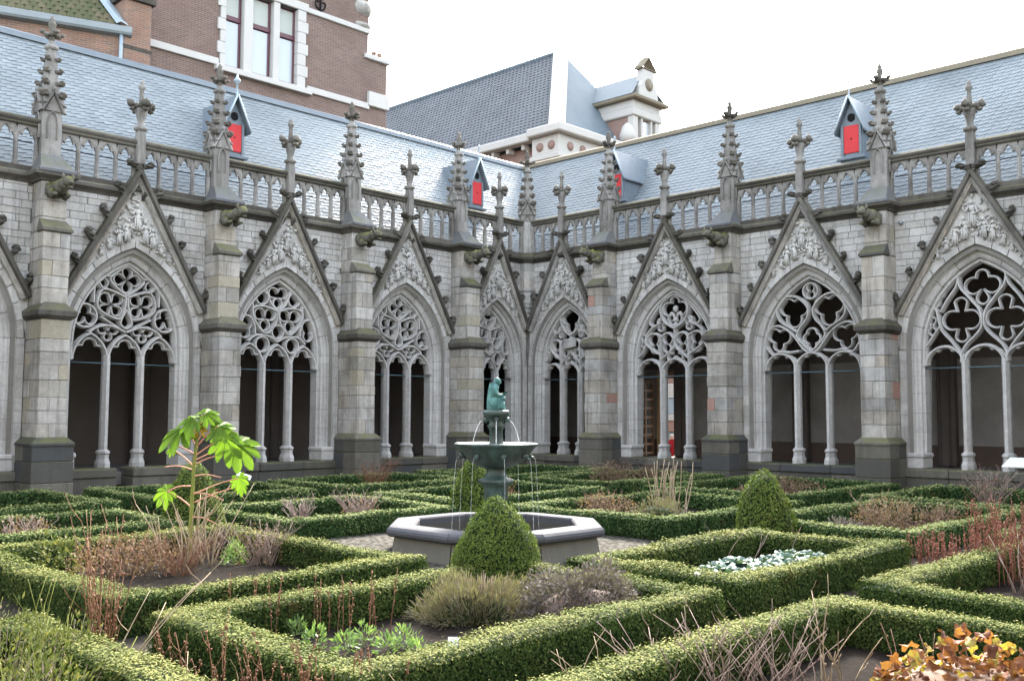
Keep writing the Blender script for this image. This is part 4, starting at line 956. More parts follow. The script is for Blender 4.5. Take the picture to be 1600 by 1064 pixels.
# local +x runs to the viewer's left, local y towards the courtyard
b = MB(); b.box(0, 13, -5.0, 0, 6.0, 12.75); b.obj('wall', 'oldbrick', OH)
b = MB(); b.loft([[(x, y, z) for y, z in ((.0, 12.62), (.20, 12.66), (.24, 12.72), (.24, 12.88), (.20, 12.90), (-.1, 12.90))] for x in (-.25, 13.2)]); b.add([(-.25, .0, 12.62), (-.25, .2, 12.66), (-.25, .24, 12.88), (-.25, -.1, 12.9)], [(0, 1, 2, 3)]); b.obj('gutter', 'gutter', OH)
b = MB(); b.tube([(.02, .12, 12.65), (.02, .12, 11.95), (.02, .2, 11.8)], .055, .055, 8); b.obj('downpipe', 'lead', OH)
V = []; rn = []
sl0 = radians(50)
for i in range(20):
    for j in range(60):
        s0, s1 = i*.24, i*.24+.30; x0 = j*.21+.2+s0*.42; x1 = x0+.2
        if x0 > 12.9: continue
        up = .03+random.uniform(0, .015)
        def S(x, sv, k): return (x, .12-sv*cos(sl0)+sin(sl0)*k*0, 12.92+sv*sin(sl0)+cos(sl0)*k)
        xm = (x0+x1)/2
        V += [S(x0, s0, up*.3), S(xm, s0-.03, up*1.7), S(xm, s1, .03), S(x0, s1, 0.)]; V += [S(xm, s0-.03, up*1.7), S(x1, s0, up*.3), S(x1, s1, 0.), S(xm, s1, .03)]
        v = random.random(); rn += [v, v]
rf = MB(); quad(rf, [(0, .12, 12.88), (13.2, .12, 12.88), (13.2, -3.2, 16.85), (1.9, -3.2, 16.85)]); ro = rf.obj('roof', 'mosstile', OH)
tag(link('roof_tiles', npmesh('roof_tiles', np.array(V), 4, 'mosstile', rn), ro), kind='stuff')
b = MB(); b.loft([[(x-.16, y+.05, z+.02), (x+.05, y+.1, z+.10), (x+.16, y, z+.06)] for x, y, z in ((.0, .14, 12.9), (1.95, -3.2, 16.9))]); b.obj('hip_flashing', 'lead', ro)

FH = empty('slate_house', 'far brick house with a huge steep dark tiled roof and a white stone dormer', 'building', (0, 0, 0))
Ze, Zr = 16.75, 23.3
b = MB(); b.box(14.35, 24, 11.3, 38, 3.0, 16.3); b.obj('wall', 'farbrick', FH)
b = MB(); quad(b, [(13.9, 10.9, Ze), (13.9, 38, Ze), (19, 38, Zr), (19, 15.05, Zr)]); rf = b.obj('roof', 'pantile', FH)
b = MB(); quad(b, [(13.95, 10.9, Ze), (24.1, 10.9, Ze), (19, 15.0, Zr)]); quad(b, [(24.1, 10.9, Ze), (24.1, 38, Ze), (19, 38, Zr), (19, 15.05, Zr)]); b.obj('hip_slope', 'zinc', FH)
V = []; rn = []
Ln = sqrt(5.1**2+(Zr-Ze)**2); cx_, cz_ = 5.1/Ln, (Zr-Ze)/Ln
for i in range(28):
    s0 = i*Ln/28; s1 = s0+Ln/28*1.15
    ys = 10.95+s0/Ln*4.12
    for j in range(90):
        y0 = ys+.35+j*.30; y1 = y0+.29; ym = (y0+y1)/2
        if y1 > 38: continue
        def S(y, sv, k): return (13.9+sv*cx_-cz_*k, y, Ze+sv*cz_+cx_*k)
        V += [S(y0, s0, .03), S(ym, s0, .06), S(ym, s1, .035), S(y0, s1, .0)]; V += [S(ym, s0, .06), S(y1, s0, .03), S(y1, s1, 0.), S(ym, s1, .035)]
        V += [S(y0, s0, 0.), S(y1, s0, .0), S(y1, s0, .03), S(ym, s0, .06)]
        v = random.random(); rn += [v, v, v]
tag(link('roof_tiles', npmesh('roof_tiles', np.array(V), 4, 'pantile', rn), rf), kind='stuff')
b = MB(); b.loft([[(x-.35, y+.30, z+.10), (x-.12, y-.05, z+.22), (x+.30, y-.32, z+.10)] for x, y, z in ((13.9, 10.9, Ze), (19., 15.05, Zr))]); b.obj('hip_flashing', 'farwhite', rf)
b = MB(); b.tube([(19, 15.0, Zr+.05), (19, 38, Zr+.05)], .14, .14, 6); b.obj('ridge', 'zinc', rf)
wbox('cornice', 13.55, 14.2, 12.6, 38, 16.42, 16.85, 'farwhite', FH, .05); 
for k in range(14): wbox('bracket', 13.85, 14.36, 13.2+k*1.15, 13.42+k*1.15, 16.1, 16.41, 'farwhite', FH, .03)
wbox('corner_cornice', 13.3, 24.3, 10.2, 12.55, 16.5, 16.95, 'farwhite', FH, .06); wbox('corner_frieze', 13.7, 24.1, 10.6, 12.5, 15.5, 16.49, 'farwhite', FH, .04); wbox('corner_moulding', 13.55, 24.2, 10.45, 12.55, 15.2, 15.49, 'farwhite', FH, .05)
for y in (11.1, 11.9):
    b = MB(); b.tube([(13.66, y, 15.95), (13.80, y, 15.95)], .24, .24, 14); b.obj('oculus', 'farbrick', FH)
for x in (14.6, 15.6, 16.6): b = MB(); b.tube([(x, 10.56, 15.95), (x, 10.70, 15.95)], .24, .24, 14); b.obj('oculus', 'farbrick', FH)
# stone dormer
dm = wbox('dormer', 19.45, 21.9, 10.35, 14.0, 15.5, 19.2, 'farbrick', FH)
for x0, x1 in ((19.40, 19.85), (20.15, 20.30), (21.05, 21.2), (21.5, 21.95)): wbox('pilaster', x0, x1, 10.1, 10.5, 16.9, 18.6, 'farwhite', dm, .03)
wbox('dormer_window', 20.3, 21.05, 10.28, 10.36, 17.0, 18.5, 'glass', dm); wbox('entablature', 19.3, 22.05, 10.0, 13.2, 18.6, 19.05, 'farwhite', dm, .05); wbox('frieze', 19.38, 21.97, 10.08, 13.4, 19.05, 19.5, 'farwhite', dm, .03); wbox('dormer_cornice', 19.05, 22.3, 9.7, 13.6, 19.5, 19.72, 'ridge', dm, .05)
b = MB(); quad(b, [(19.05, 9.9, 19.72), (19.05, 14.6, 19.72), (20.67, 15.2, 21.3), (20.67, 10.4, 21.3)]); quad(b, [(22.3, 9.9, 19.72), (22.3, 14.6, 19.72), (20.67, 15.2, 21.3), (20.67, 10.4, 21.3)]); b.obj('dormer_roof', 'zinc', dm)
b = MB(); b.prism([(19.75, 19.72), (21.6, 19.72), (21.5, 20.4), (21.25, 20.7), (21.2, 21.4), (20.15, 21.4), (20.1, 20.7), (19.85, 20.4)], 9.95, 10.4, .05); att = b.obj('attic', 'farwhite', dm)
b = MB(); b.tube([(20.67, 9.93, 20.55), (20.67, 10.0, 20.55)], .36, .36, 16); b.obj('oculus', 'ridge', att)
b = MB(); b.sweepxz([(20.0, 21.45), (20.67, 22.15), (21.35, 21.45)], .16, .6, 10.2); b.sweepxz([(19.95, 21.45), (21.4, 21.45)], .14, .55, 10.2); b.obj('pediment', 'ridge', att)
for sx in (-1, 1): b = MB(); b.lathe([(.05, 17.0), (.42, 17.05), (.46, 17.4), (.30, 17.9), (.1, 18.1)], 20.67+sx*1.55, 10.3, 12); b.obj('scroll', 'farwhite', dm)

# glimpse through the open gallery door: street house, pavement, person
SH = empty('street_house', 'red and cream house front glimpsed through the open oak door', 'house', (13, 2, 0))
b = MB(); b.box(0, .6, -9, 9, -.5, 5.5); b.obj('wall', 'red' if 0 else 'farbrick', SH)
wbox('grey_base', -.04, .0, -9, 9, -.4, 1.25, 'gutter', SH); wbox('red_panel', -.06, .0, -9, 9, 1.27, 1.74, 'sandred', SH); wbox('cream_band', -.10, .0, -9, 9, 1.76, 2.05, 'white', SH); wbox('grey_front', -.05, .0, -9, 9, 2.07, 2.75, 'lead', SH); wbox('cream_band', -.08, .0, -9, 9, 2.77, 3.4, 'white', SH)
def person(loc, rz):
    sk = [((0, 0, .86), .115, -1), ((0, 0, 1.12), .13, 0), ((0, 0, 1.34), .135, 1), ((0, 0, 1.47), .06, 2), ((0, -.01, 1.60), .095, 3), ((0, -.01, 1.69), .075, 4),
          ((.17, 0, 1.37), .06, 2), ((.22, .02, 1.12), .048, 6), ((.21, -.07, .90), .04, 7), ((-.17, 0, 1.37), .06, 2), ((-.22, .02, 1.12), .048, 9), ((-.21, -.07, .90), .04, 10),
          ((.09, 0, .80), .09, 0), ((.10, .0, .46), .062, 12), ((.10, .03, .07), .045, 13), ((.10, -.10, .035), .04, 14), ((-.09, 0, .80), .09, 0), ((-.10, .0, .46), .062, 16), ((-.10, .03, .07), .045, 17), ((-.10, -.10, .035), .04, 18)]
    me = bpy.data.meshes.new('person'); me.from_pydata([q[0] for q in sk], [(i, q[2]) for i, q in enumerate(sk) if q[2] >= 0], [])
    s_ = NT('person_clothes'); zz = s_.node('ShaderNodeSeparateXYZ'); tc = s_.node('ShaderNodeTexCoord'); s_.l.new(tc.outputs['Object'], zz.inputs[0])
    me.materials.append(s_.set(s_.ramp(s_.math('MULTIPLY', zz.outputs[2], .5), [(0., (.02, .02, .025)), (.40, (.22, .008, .012)), (.74, (.50, .33, .26)), (.82, (.5, .48, .45))], 'CONSTANT'), .8, .2))
    o = link('person', me, None, loc, rz); m = o.modifiers.new('skin', 'SKIN'); m.use_smooth_shade = True
    for i, q in enumerate(sk): me.skin_vertices[0].data[i].radius = (q[1], q[1]*.85)
    me.skin_vertices[0].data[0].use_root = True
    m = o.modifiers.new('sub', 'SUBSURF'); m.levels = 2; m.render_levels = 2
    return o

# ------------------------------------------------------------------ hedges
def nrm(v): return v/np.maximum(1e-9, np.linalg.norm(v, axis=1, keepdims=True))
def lowf(P): return (np.sin(P[:, 0]*2.1+P[:, 1]*1.3)+np.sin(P[:, 1]*2.7-P[:, 0]*.9+P[:, 2]*3)+np.sin(P[:, 0]*5.3+P[:, 2]*4.1)*.6+np.sin(P[:, 1]*6.1+1.7)*.6)/3.2
def midf(P): return (np.sin(P[:, 0]*19+P[:, 1]*7)+np.sin(P[:, 1]*23-P[:, 2]*11)+np.sin(P[:, 2]*27+P[:, 0]*13))/3
def leafquads(C, N, L, aspect=.55, spread=.6):
    n = len(C); nn = nrm(N+spread*RNG.normal(size=(n, 3))*.7)
    t = nrm(np.cross(nn, RNG.normal(size=(n, 3)))); bb = np.cross(nn, t)
    l = (L*RNG.uniform(.7, 1.35, n))[:, None]; w = l*aspect
    return np.stack([C-t*l*.5, C+bb*w*.5-t*l*.05, C+t*l*.5, C-bb*w*.5-t*l*.05], 1).reshape(-1, 3)
DX, DY = d.x/cos(PITCH), d.y/cos(PITCH)
def depth(x, y): return (x-CAMX)*DX+(y-CAMY)*DY
def lat(x, y): return (x-CAMX)*r.x+(y-CAMY)*r.y
def leafsize(dp): return min(.055, max(.022, .0027*dp))
def hedge(label, rect, H=.44, th=.38, mat='box', wob=.028):
    x0, x1, y0, y1 = rect
    root = empty('box_hedge', label, 'hedge', ((x0+x1)/2, (y0+y1)/2, zg((x0+x1)/2, (y0+y1)/2)), 0, 'clipped box hedges of the knot garden')
    ox, oy, oz = root.location
    i0, i1, j0, j1 = x0+th, x1-th, y0+th, y1-th
    pat = []   # origin, e1(len), e2(len), normal, kind
    def strip(p, q, nrmv, kind, wdir=None, w=0):
        Ltot = sqrt((q[0]-p[0])**2+(q[1]-p[1])**2); k = max(1, int(Ltot/.5))
        for a in range(k):
            A = (p[0]+(q[0]-p[0])*a/k, p[1]+(q[1]-p[1])*a/k); B = (p[0]+(q[0]-p[0])*(a+1)/k, p[1]+(q[1]-p[1])*(a+1)/k)
            pat.append((A, B, nrmv, kind, wdir, w))
    for P, Q, n_, in (((x0, y0), (x1, y0), (0, -1)), ((x1, y0), (x1, y1), (1, 0)), ((x1, y1), (x0, y1), (0, 1)), ((x0, y1), (x0, y0), (-1, 0))): strip(P, Q, n_, 'side')
    for P, Q, n_, in (((i0, j0), (i1, j0), (0, 1)), ((i1, j0), (i1, j1), (-1, 0)), ((i1, j1), (i0, j1), (0, -1)), ((i0, j1), (i0, j0), (1, 0))): strip(P, Q, n_, 'side')
    strip((x0, y0+th/2), (x1, y0+th/2), None, 'top', (0, 1), th); strip((x0, y1-th/2), (x1, y1-th/2), None, 'top', (0, 1), th)
    strip((x0+th/2, j0), (x0+th/2, j1), None, 'top', (1, 0), th); strip((x1-th/2, j0), (x1-th/2, j1), None, 'top', (1, 0), th)
    Vs = []; Rs = []
    for A, B, n_, kind, wd, w in pat:
        mx, my = (A[0]+B[0])/2, (A[1]+B[1])/2; dp = depth(mx, my)
        if dp < .8 or abs(lat(mx, my)) > dp*.62+2.2: continue
        L = leafsize(dp); ar = sqrt((B[0]-A[0])**2+(B[1]-A[1])**2)*(w if kind == 'top' else H)
        if kind == 'side':
            if (CAMX-mx)*n_[0]+(CAMY-my)*n_[1] < -2.5: ar *= .35
        cnt = int(ar*2.15/(L*L*.5)); 
        if cnt < 1: continue
        a = RNG.random(cnt)[:, None]; P = np.array([A])*(1-a)+np.array([B])*a
        if kind == 'top':
            tt = RNG.uniform(-1, 1, cnt); P = P+np.array([wd])*(tt*w/2)[:, None]
            z = H-.055*np.clip((np.abs(tt)-.72)/.28, 0, 1)**2
            C = np.concatenate([P, z[:, None]], 1); N = np.tile([[0, 0, 1.]], (cnt, 1)); N[:, :2] += np.array([wd])*(np.clip((np.abs(tt)-.6)/.4, 0, 1)*np.sign(tt)*.7)[:, None]
        else:
            z = RNG.random(cnt)**.85*H; ins = .05*np.clip((z/H-.8)/.2, 0, 1)**2+.03*np.clip((.25-z/H)/.25, 0, 1)
            P = P-np.array([n_])*ins[:, None]; C = np.concatenate([P, z[:, None]], 1); N = np.tile([[n_[0], n_[1], .05]], (cnt, 1))
        off = RNG.normal(0, .013, cnt)+(RNG.random(cnt) < .03)*RNG.uniform(0, .04, cnt)
        C = C+nrm(N)*(off+wob*lowf(C)+.014*midf(C))[:, None]
        C[:, 2] += .018*lowf(C*np.array([1., 1., 0])); C[:, 2] = np.maximum(C[:, 2], .01)
        rn_ = np.clip(.46*RNG.random(cnt)+.20+.16*lowf(C*1.7)+7*np.clip(off, -.02, .02)+((.28 if mat == 'box' else .38) if kind == 'top' else -.14), 0, 1)  # tops lighter, sides darker: top light and side shade painted into leaf colour
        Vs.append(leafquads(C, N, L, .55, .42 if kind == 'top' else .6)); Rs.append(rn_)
    # dark core: shade between the leaves painted as a near-black colour
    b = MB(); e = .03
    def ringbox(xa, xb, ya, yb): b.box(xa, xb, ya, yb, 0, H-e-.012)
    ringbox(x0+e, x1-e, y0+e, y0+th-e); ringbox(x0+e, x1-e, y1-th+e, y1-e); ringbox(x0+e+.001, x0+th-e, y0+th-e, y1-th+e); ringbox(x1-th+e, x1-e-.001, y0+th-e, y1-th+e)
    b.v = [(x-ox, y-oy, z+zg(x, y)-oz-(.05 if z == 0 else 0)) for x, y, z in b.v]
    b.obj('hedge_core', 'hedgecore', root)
    if Vs:
        V = np.concatenate(Vs); V[:, 2] += np.clip(.0042*((V[:, 0]+24)+(V[:, 1]+22.46))+.005, -.12, .23); V -= np.array([[ox, oy, oz]])
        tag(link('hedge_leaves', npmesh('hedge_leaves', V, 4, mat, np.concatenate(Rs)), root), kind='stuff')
    # soil inside
    s_ = MB(); nx, ny = 10, 10
    g = [[(i0-.1+(i1-i0+.2)*i/nx, j0-.1+(j1-j0+.2)*j/ny) for i in range(nx+1)] for j in range(ny+1)]
    s_.loft([[(x, y, zg(x, y)+.035+random.uniform(-.012, .02)) for x, y in rw] for rw in g], False, True); tag(s_.obj('soil_bed', 'soil'), kind='structure')
BEDS = {
 'A': ((-20.3, -16.25, -17.6, -14.95), 'box hedge square holding the grey thyme mounds, front centre', .43, 'box'),
 'B': ((-15.85, -12.05, -17.55, -15.4), 'box hedge square enclosing the blue-green cabbages', .45, 'box'),
 'E': ((-20.25, -16.75, -14.2, -10.1), 'box hedge square around the tall bright-leaved plant', .43, 'box'),
 'C': ((-15.1, -10.7, -21.6, -18.3), 'box hedge around the rust-red stems at the right edge', .44, 'box'),
 'D': ((-20.3, -15.85, -22.4, -18.38), 'box hedge beside the orange-leaved shrub, nearest on the right', .45, 'box'),
 'F': ((-25.2, -20.9, -19.6, -14.4), 'box hedge at the lower left corner, among the weeds', .44, 'box'),
 'Q': ((-10.75, -6.15, -17.1, -14.45), 'box hedge square behind the cabbage bed, holding the tan dry bush', .44, 'boxfar'),
 'M': ((-11.75, -7.35, -13.75, -10.5), 'box hedge square right of the fountain basin with the tall dry reeds', .44, 'boxfar'),
 'L': ((-20.3, -16.75, -9.0, -6.5), 'box hedge square behind the tall bright-leaved plant, left of its domed topiary', .44, 'boxfar'),
 'G': ((-15.85, -12.45, -10.05, -7.2), 'box hedge square left of the fountain basin with thin dry twigs', .44, 'boxfar'),
 'I': ((-11.85, -7.5, -9.4, -6.75), 'box hedge square directly behind the fountain and its rear topiary', .44, 'boxfar'),
 'P': ((-6.45, -1.55, -13.1, -9.45), 'box hedge along the right arcade behind the domed topiary', .44, 'boxfar'),
 'R': ((-5.6, -1.55, -18.0, -13.9), 'box hedge along the right arcade at the right edge', .44, 'boxfar'),
 'O': ((-6.5, -1.7, -8.6, -5.95), 'box hedge below the open oak door in the right arcade', .44, 'boxfar'),
 'J': ((-21.0, -16.15, -5.5, -2.0), 'box hedge at the far left along the left arcade', .44, 'boxfar'),
 'K': ((-15.5, -12.0, -5.4, -2.3), 'box hedge along the left arcade around the red-brown dry bush', .44, 'boxfar'),
 'H': ((-11.35, -7.4, -5.5, -2.4), 'box hedge along the left arcade left of the fountain bowl', .44, 'boxfar'),
 'S': ((-6.7, -2.0, -5.3, -2.2), 'box hedge in the far corner where the two arcades meet', .44, 'boxfar'),
 'C2': ((-10.05, -6.0, -21.6, -17.75), 'box hedge cut by the right edge beyond the rust-red stems', .44, 'boxfar'),
}
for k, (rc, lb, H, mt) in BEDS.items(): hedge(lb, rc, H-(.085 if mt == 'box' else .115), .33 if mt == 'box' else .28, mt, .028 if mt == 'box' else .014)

def topiary(label, x, y, R, Hh, p=1.7, q=.68):
    z0 = zg(x, y); root = empty('topiary', label, 'topiary', (x, y, z0), 0, 'clipped domes round the fountain')
    prof = lambda t: R*(1-t**p)**q
    b = MB(); b.lathe([(prof(t/10)*.9, Hh*t/10*.96) for t in range(10)]+[(.01, Hh*.95)], 0, 0, 18); b.obj('core', 'hedgecore', root)
    L = leafsize(depth(x, y))*.95; ar = pi*R*sqrt(R*R+Hh*Hh)*1.15; n = int(ar*2.4/(L*L*.5))
    t = RNG.random(n*2); keep = RNG.random(n*2) < (1-t**p)**q+.06; t = t[keep][:n]; n = len(t)
    a = RNG.uniform(0, 2*pi, n); rr = prof(t); dr = (prof(np.minimum(t+.02, 1.))-prof(np.maximum(t-.02, 0)))/(Hh*.04)
    C = np.stack([rr*np.cos(a), rr*np.sin(a), t*Hh], 1); N = nrm(np.stack([np.cos(a), np.sin(a), np.clip(-dr, .1, 6)], 1))
    off = RNG.normal(0, .014, n); W = C+np.array([[x, y, 0]])
    C = C+N*(off+.045*lowf(W*2)+.022*midf(W*.6))[:, None]
    rn_ = np.clip(.5*RNG.random(n)+.2+.15*lowf(W*2.3)+6*np.clip(off, -.02, .02), 0, 1)
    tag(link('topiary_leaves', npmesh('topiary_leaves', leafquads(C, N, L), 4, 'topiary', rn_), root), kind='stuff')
topiary('large clipped box dome in front of the fountain basin', -16.57, -15.08, .53, 1.06)
topiary('clipped box dome behind the fountain pedestal', -11.94, -9.92, .46, 1.14)
topiary('clipped box dome behind the tall bright-leaved plant', -16.5, -8.6, .47, 1.12, 1.5, .6)
topiary('clipped box dome to the right of the fountain basin', -10.95, -15.0, .44, 1.06, 1.9, .6)

# ------------------------------------------------------------------ fountain
FX, FY = -14.14, -12.65; FZ = zg(FX, FY)
FO = empty('fountain', 'octagonal stone fountain basin with a bronze bowl and verdigris scribe statue', 'fountain', (FX, FY, FZ))
def octp(a, z): 
    k = a*.4142
    return [(a, -k, z), (a, k, z), (k, a, z), (-k, a, z), (-a, k, z), (-a, -k, z), (-k, -a, z), (k, -a, z)]
def octseg(rows, i): return [[rw[i], rw[(i+1) % 8]] for rw in rows]
rim = [octp(a, z) for a, z in ((1.08, .28), (1.08, .375), (1.10, .395), (1.34, .395), (1.41, .385), (1.445, .355), (1.455, .32), (1.445, .285), (1.41, .26), (1.35, .25))]
wallr = [octp(a, z) for a, z in ((1.345, .262), (1.40, -.03))]
inn = [octp(a, z) for a, z in ((1.085, .37), (1.06, .0))]
bs = MB(); bs.loft(inn, True); bs.add(octp(1.07, .02), [tuple(range(8))]); bo = bs.obj('basin', 'basinin', FO)
for i in range(8):
    b = MB(); sg = octseg(rim, i)
    # shorten a hair for the joint
    sg = [[tuple(Vector(p).lerp(Vector(q), .003)), tuple(Vector(q).lerp(Vector(p), .003))] for p, q in sg]
    b.loft(sg, False, False); b.add([p for p, q in sg], [tuple(range(len(sg)))]); b.add([q for p, q in sg], [tuple(range(len(sg)))]); b.obj('rim_stone', 'basalt', bo)
    b = MB(); sg = octseg(wallr, i); sg = [[tuple(Vector(p).lerp(Vector(q), .006)), tuple(Vector(q).lerp(Vector(p), .006))] for p, q in sg]; b.loft(sg); b.obj('wall_panel', 'basin', bo)
b = MB(); b.add(octp(1.078, .17), [tuple(range(8))]); b.obj('water', 'water', FO)
b = MB(); b.lathe([(.30, .0), (.30, .30), (.24, .36), (.20, .40), (.17, .52), (.165, .86), (.19, .90), (.25, .93), (.25, .97), (.17, 1.0), (.14, 1.06), (.13, 1.16), (.20, 1.2), (.22, 1.25)], 0, 0, 20); b.obj('pedestal', 'bronze', FO)
zb = 1.24-FZ
b = MB(); b.lathe([(.14, zb-.03), (.24, zb+.0), (.36, zb+.06), (.46, zb+.15), (.50, zb+.21), (.545, zb+.27), (.585, zb+.29), (.59, zb+.315), (.56, zb+.325), (.52, zb+.30), (.42, zb+.22), (.1, zb+.19)], 0, 0, 36); bw = b.obj('bowl', 'bronze', FO)
for k in range(8):
    a = k*pi/4+.2; b = MB(); b.blob((.475*cos(a), .475*sin(a), zb+.15), (.05, .05, .05), k, .25, a); b.blob((.52*cos(a), .52*sin(a), zb+.12), (.03, .02, .025), k+2, .2, a); b.obj('lion_mask', 'bronze', bw)
b = MB(); b.lathe([(.56, zb+.28), (.001, zb+.281)], 0, 0, 30); b.obj('bowl_water', 'water', bw)
zc = zb+.20
b = MB(); b.lathe([(.15, zc), (.16, zc+.05), (.12, zc+.08), (.10, zc+.12), (.09, zc+.30), (.11, zc+.33), (.13, zc+.36), (.10, zc+.40), (.12, zc+.46), (.17, zc+.50), (.185, zc+.52), (.185, zc+.56), (.17, zc+.58)], 0, 0, 16); st = b.obj('column', 'bronze', FO)
for k in range(4):
    a = k*pi/2+pi/4; b = MB(); b.tube([(.08*cos(a), .08*sin(a), zc+.42), (.15*cos(a), .15*sin(a), zc+.44), (.19*cos(a), .19*sin(a), zc+.43)], .03, .02, 6); b.blob((.14*cos(a), .14*sin(a), zc+.45), (.045, .04, .05), k, .25, a); b.obj('spout', 'bronze', st)
    P = [(( .19+.16*t)*cos(a), (.19+.16*t)*sin(a), zc+.43-.42*t*t) for t in [q/10 for q in range(11)]]
    b = MB(); b.tube(P, .006, .008, 5); b.obj('water_jet', 'jet', FO)
for k in range(8):
    a = k*pi/4+.2; P = [((.55+.07*t)*cos(a), (.55+.07*t)*sin(a), zb+.12-(zb+.12-.18)*t*t) for t in [q/10 for q in range(11)]]
    b = MB(); b.tube(P, .0028, .002, 4); b.obj('water_dribble', 'jet', FO)
# seated robed scribe, bent over an open book, facing the viewer's right
zs_ = zc+.58
b = MB(); fx = Vector((r.x, r.y, 0)); az = atan2(fx.y, fx.x)
b.blob((-.01, 0, zs_+.10), (.125, .13, .13), 1, .12, 0, 2); b.blob((.07, 0, zs_+.07), (.10, .12, .09), 2, .15, 0, 2); b.blob((.045, 0, zs_+.17), (.13, .11, .055), 3, .12, 0, 2)
b.blob((-.045, 0, zs_+.27), (.085, .105, .13), 4, .1, 0, 2, .30); b.blob((-.02, 0, zs_+.345), (.075, .105, .06), 5, .1, 0, 2)
b.blob((.035, 0, zs_+.425), (.052, .048, .060), 6, .05, 0, 2, .35); b.blob((.015, 0, zs_+.437), (.060, .056, .058), 7, .05, 0, 2)
b.blob((.088, 0, zs_+.415), (.012, .012, .014), 6, 0)
for sy in (-1, 1):
    b.tube(smoothpts([(-.03, sy*.095, zs_+.35), (-.01, sy*.125, zs_+.25), (.07, sy*.09, zs_+.215), (.13, sy*.035, zs_+.235)], 3), .042, .026, 8)
    b.blob((.145, sy*.03, zs_+.24), (.026, .018, .015), 3, .1); b.blob((.13, sy*.05, zs_+.015), (.06, .03, .022), 2, .1)
for k in range(9): a = -1.2+k*.3; b.tube([(.13*cos(a), .12*sin(a), zs_+.17), (.165*cos(a), .135*sin(a), zs_+.02)], .014, .02, 5)
b.tube(smoothpts([(-.075, 0, zs_+.40), (-.085, 0, zs_+.34), (-.10, 0, zs_+.24), (-.11, 0, zs_+.10), (-.10, 0, zs_+.0)], 3), .06, .085, 10); b.blob((-.02, 0, zs_+.41), (.05, .05, .05), 9, .1, 0, 2)
so_ = b.obj('statue', 'verdigris', FO, (0, 0, zs_*.0), az); so_.scale = (.72, .68, .93); so_.location.z = zs_*.07
b = MB(); b.add([(.09, -.07, zs_+.235), (.15, 0, zs_+.225), (.22, -.02, zs_+.275), (.17, -.09, zs_+.285)], [(0, 1, 2, 3)]); b.add([(.15, 0, zs_+.225), (.09, .07, zs_+.235), (.17, .09, zs_+.285), (.22, .02, zs_+.275)], [(0, 1, 2, 3)])
b.v = b.v+[(x, y, z-.012) for x, y, z in b.v]; b.f += [(4, 5, 6, 7) if 0 else (8, 9, 10, 11), (12, 13, 14, 15)]; b.sm += [False, False]; b.obj('book', 'verdigris', so_)
# ------------------------------------------------------------------ planting
def at(px, dp):
    l_ = (px-800)/1549.*dp; return (CAMX+DX*dp+r.x*l_, CAMY+DY*dp+r.y*l_)
def stalks(name, label, cat, loc, n, hmin, hmax, spread, lean, mat, rad=.006, twigs=0, heads=0, headmat=None, seed=0, bend=.15, group=None):
    rg = random.Random(seed); b = MB(); hb = MB()
    for i in range(n):
        a = rg.uniform(0, 2*pi); q = spread*sqrt(rg.random()); x, y = q*cos(a), q*sin(a); h = rg.uniform(hmin, hmax)
        la = rg.uniform(0, 2*pi) if rg.random() < .4 else a+rg.uniform(-.6, .6); ln = lean*h*rg.uniform(.2, 1.2); bd = rg.uniform(-bend, bend)*h
        P = []
        for k in range(6):
            t = k/5; P.append((x+cos(la)*ln*t**1.4+bd*sin(pi*t)*.6*cos(la+1.5), y+sin(la)*ln*t**1.4+bd*sin(pi*t)*.6*sin(la+1.5), -.04+h*t*(1-.06*lean*t)))
        b.tube(P, rad*rg.uniform(.8, 1.3), rad*.45, 4)
        for q_ in range(twigs):
            k = rg.randint(2, 5); p = P[k]; ta = rg.uniform(0, 2*pi); tl = h*rg.uniform(.10, .28)
            b.tube([p, (p[0]+cos(ta)*tl*.5, p[1]+sin(ta)*tl*.5, p[2]+tl*.45), (p[0]+cos(ta)*tl*.8, p[1]+sin(ta)*tl*.8, p[2]+tl*.95)], rad*.55, rad*.25, 3)
        if heads:
            for k in range(heads):
                t = rg.uniform(.45, 1.0); j = min(4, int(t*5)); f = t*5-j; p = [P[j][m]*(1-f)+P[j+1][m]*f for m in range(3)]
                hb.blob((p[0]+rg.uniform(-.012, .012), p[1]+rg.uniform(-.012, .012), p[2]), (rad*rg.uniform(.9, 1.9),)*2+(rad*rg.uniform(1.5, 3.2),), seed+k, .3)
    o = b.obj(name, mat, None, (loc[0], loc[1], zg(*loc)+.02)); tag(o, label, cat, group)
    if heads: h_ = hb.obj('seed_heads', headmat or mat, o); tag(h_, kind='stuff')
    return o
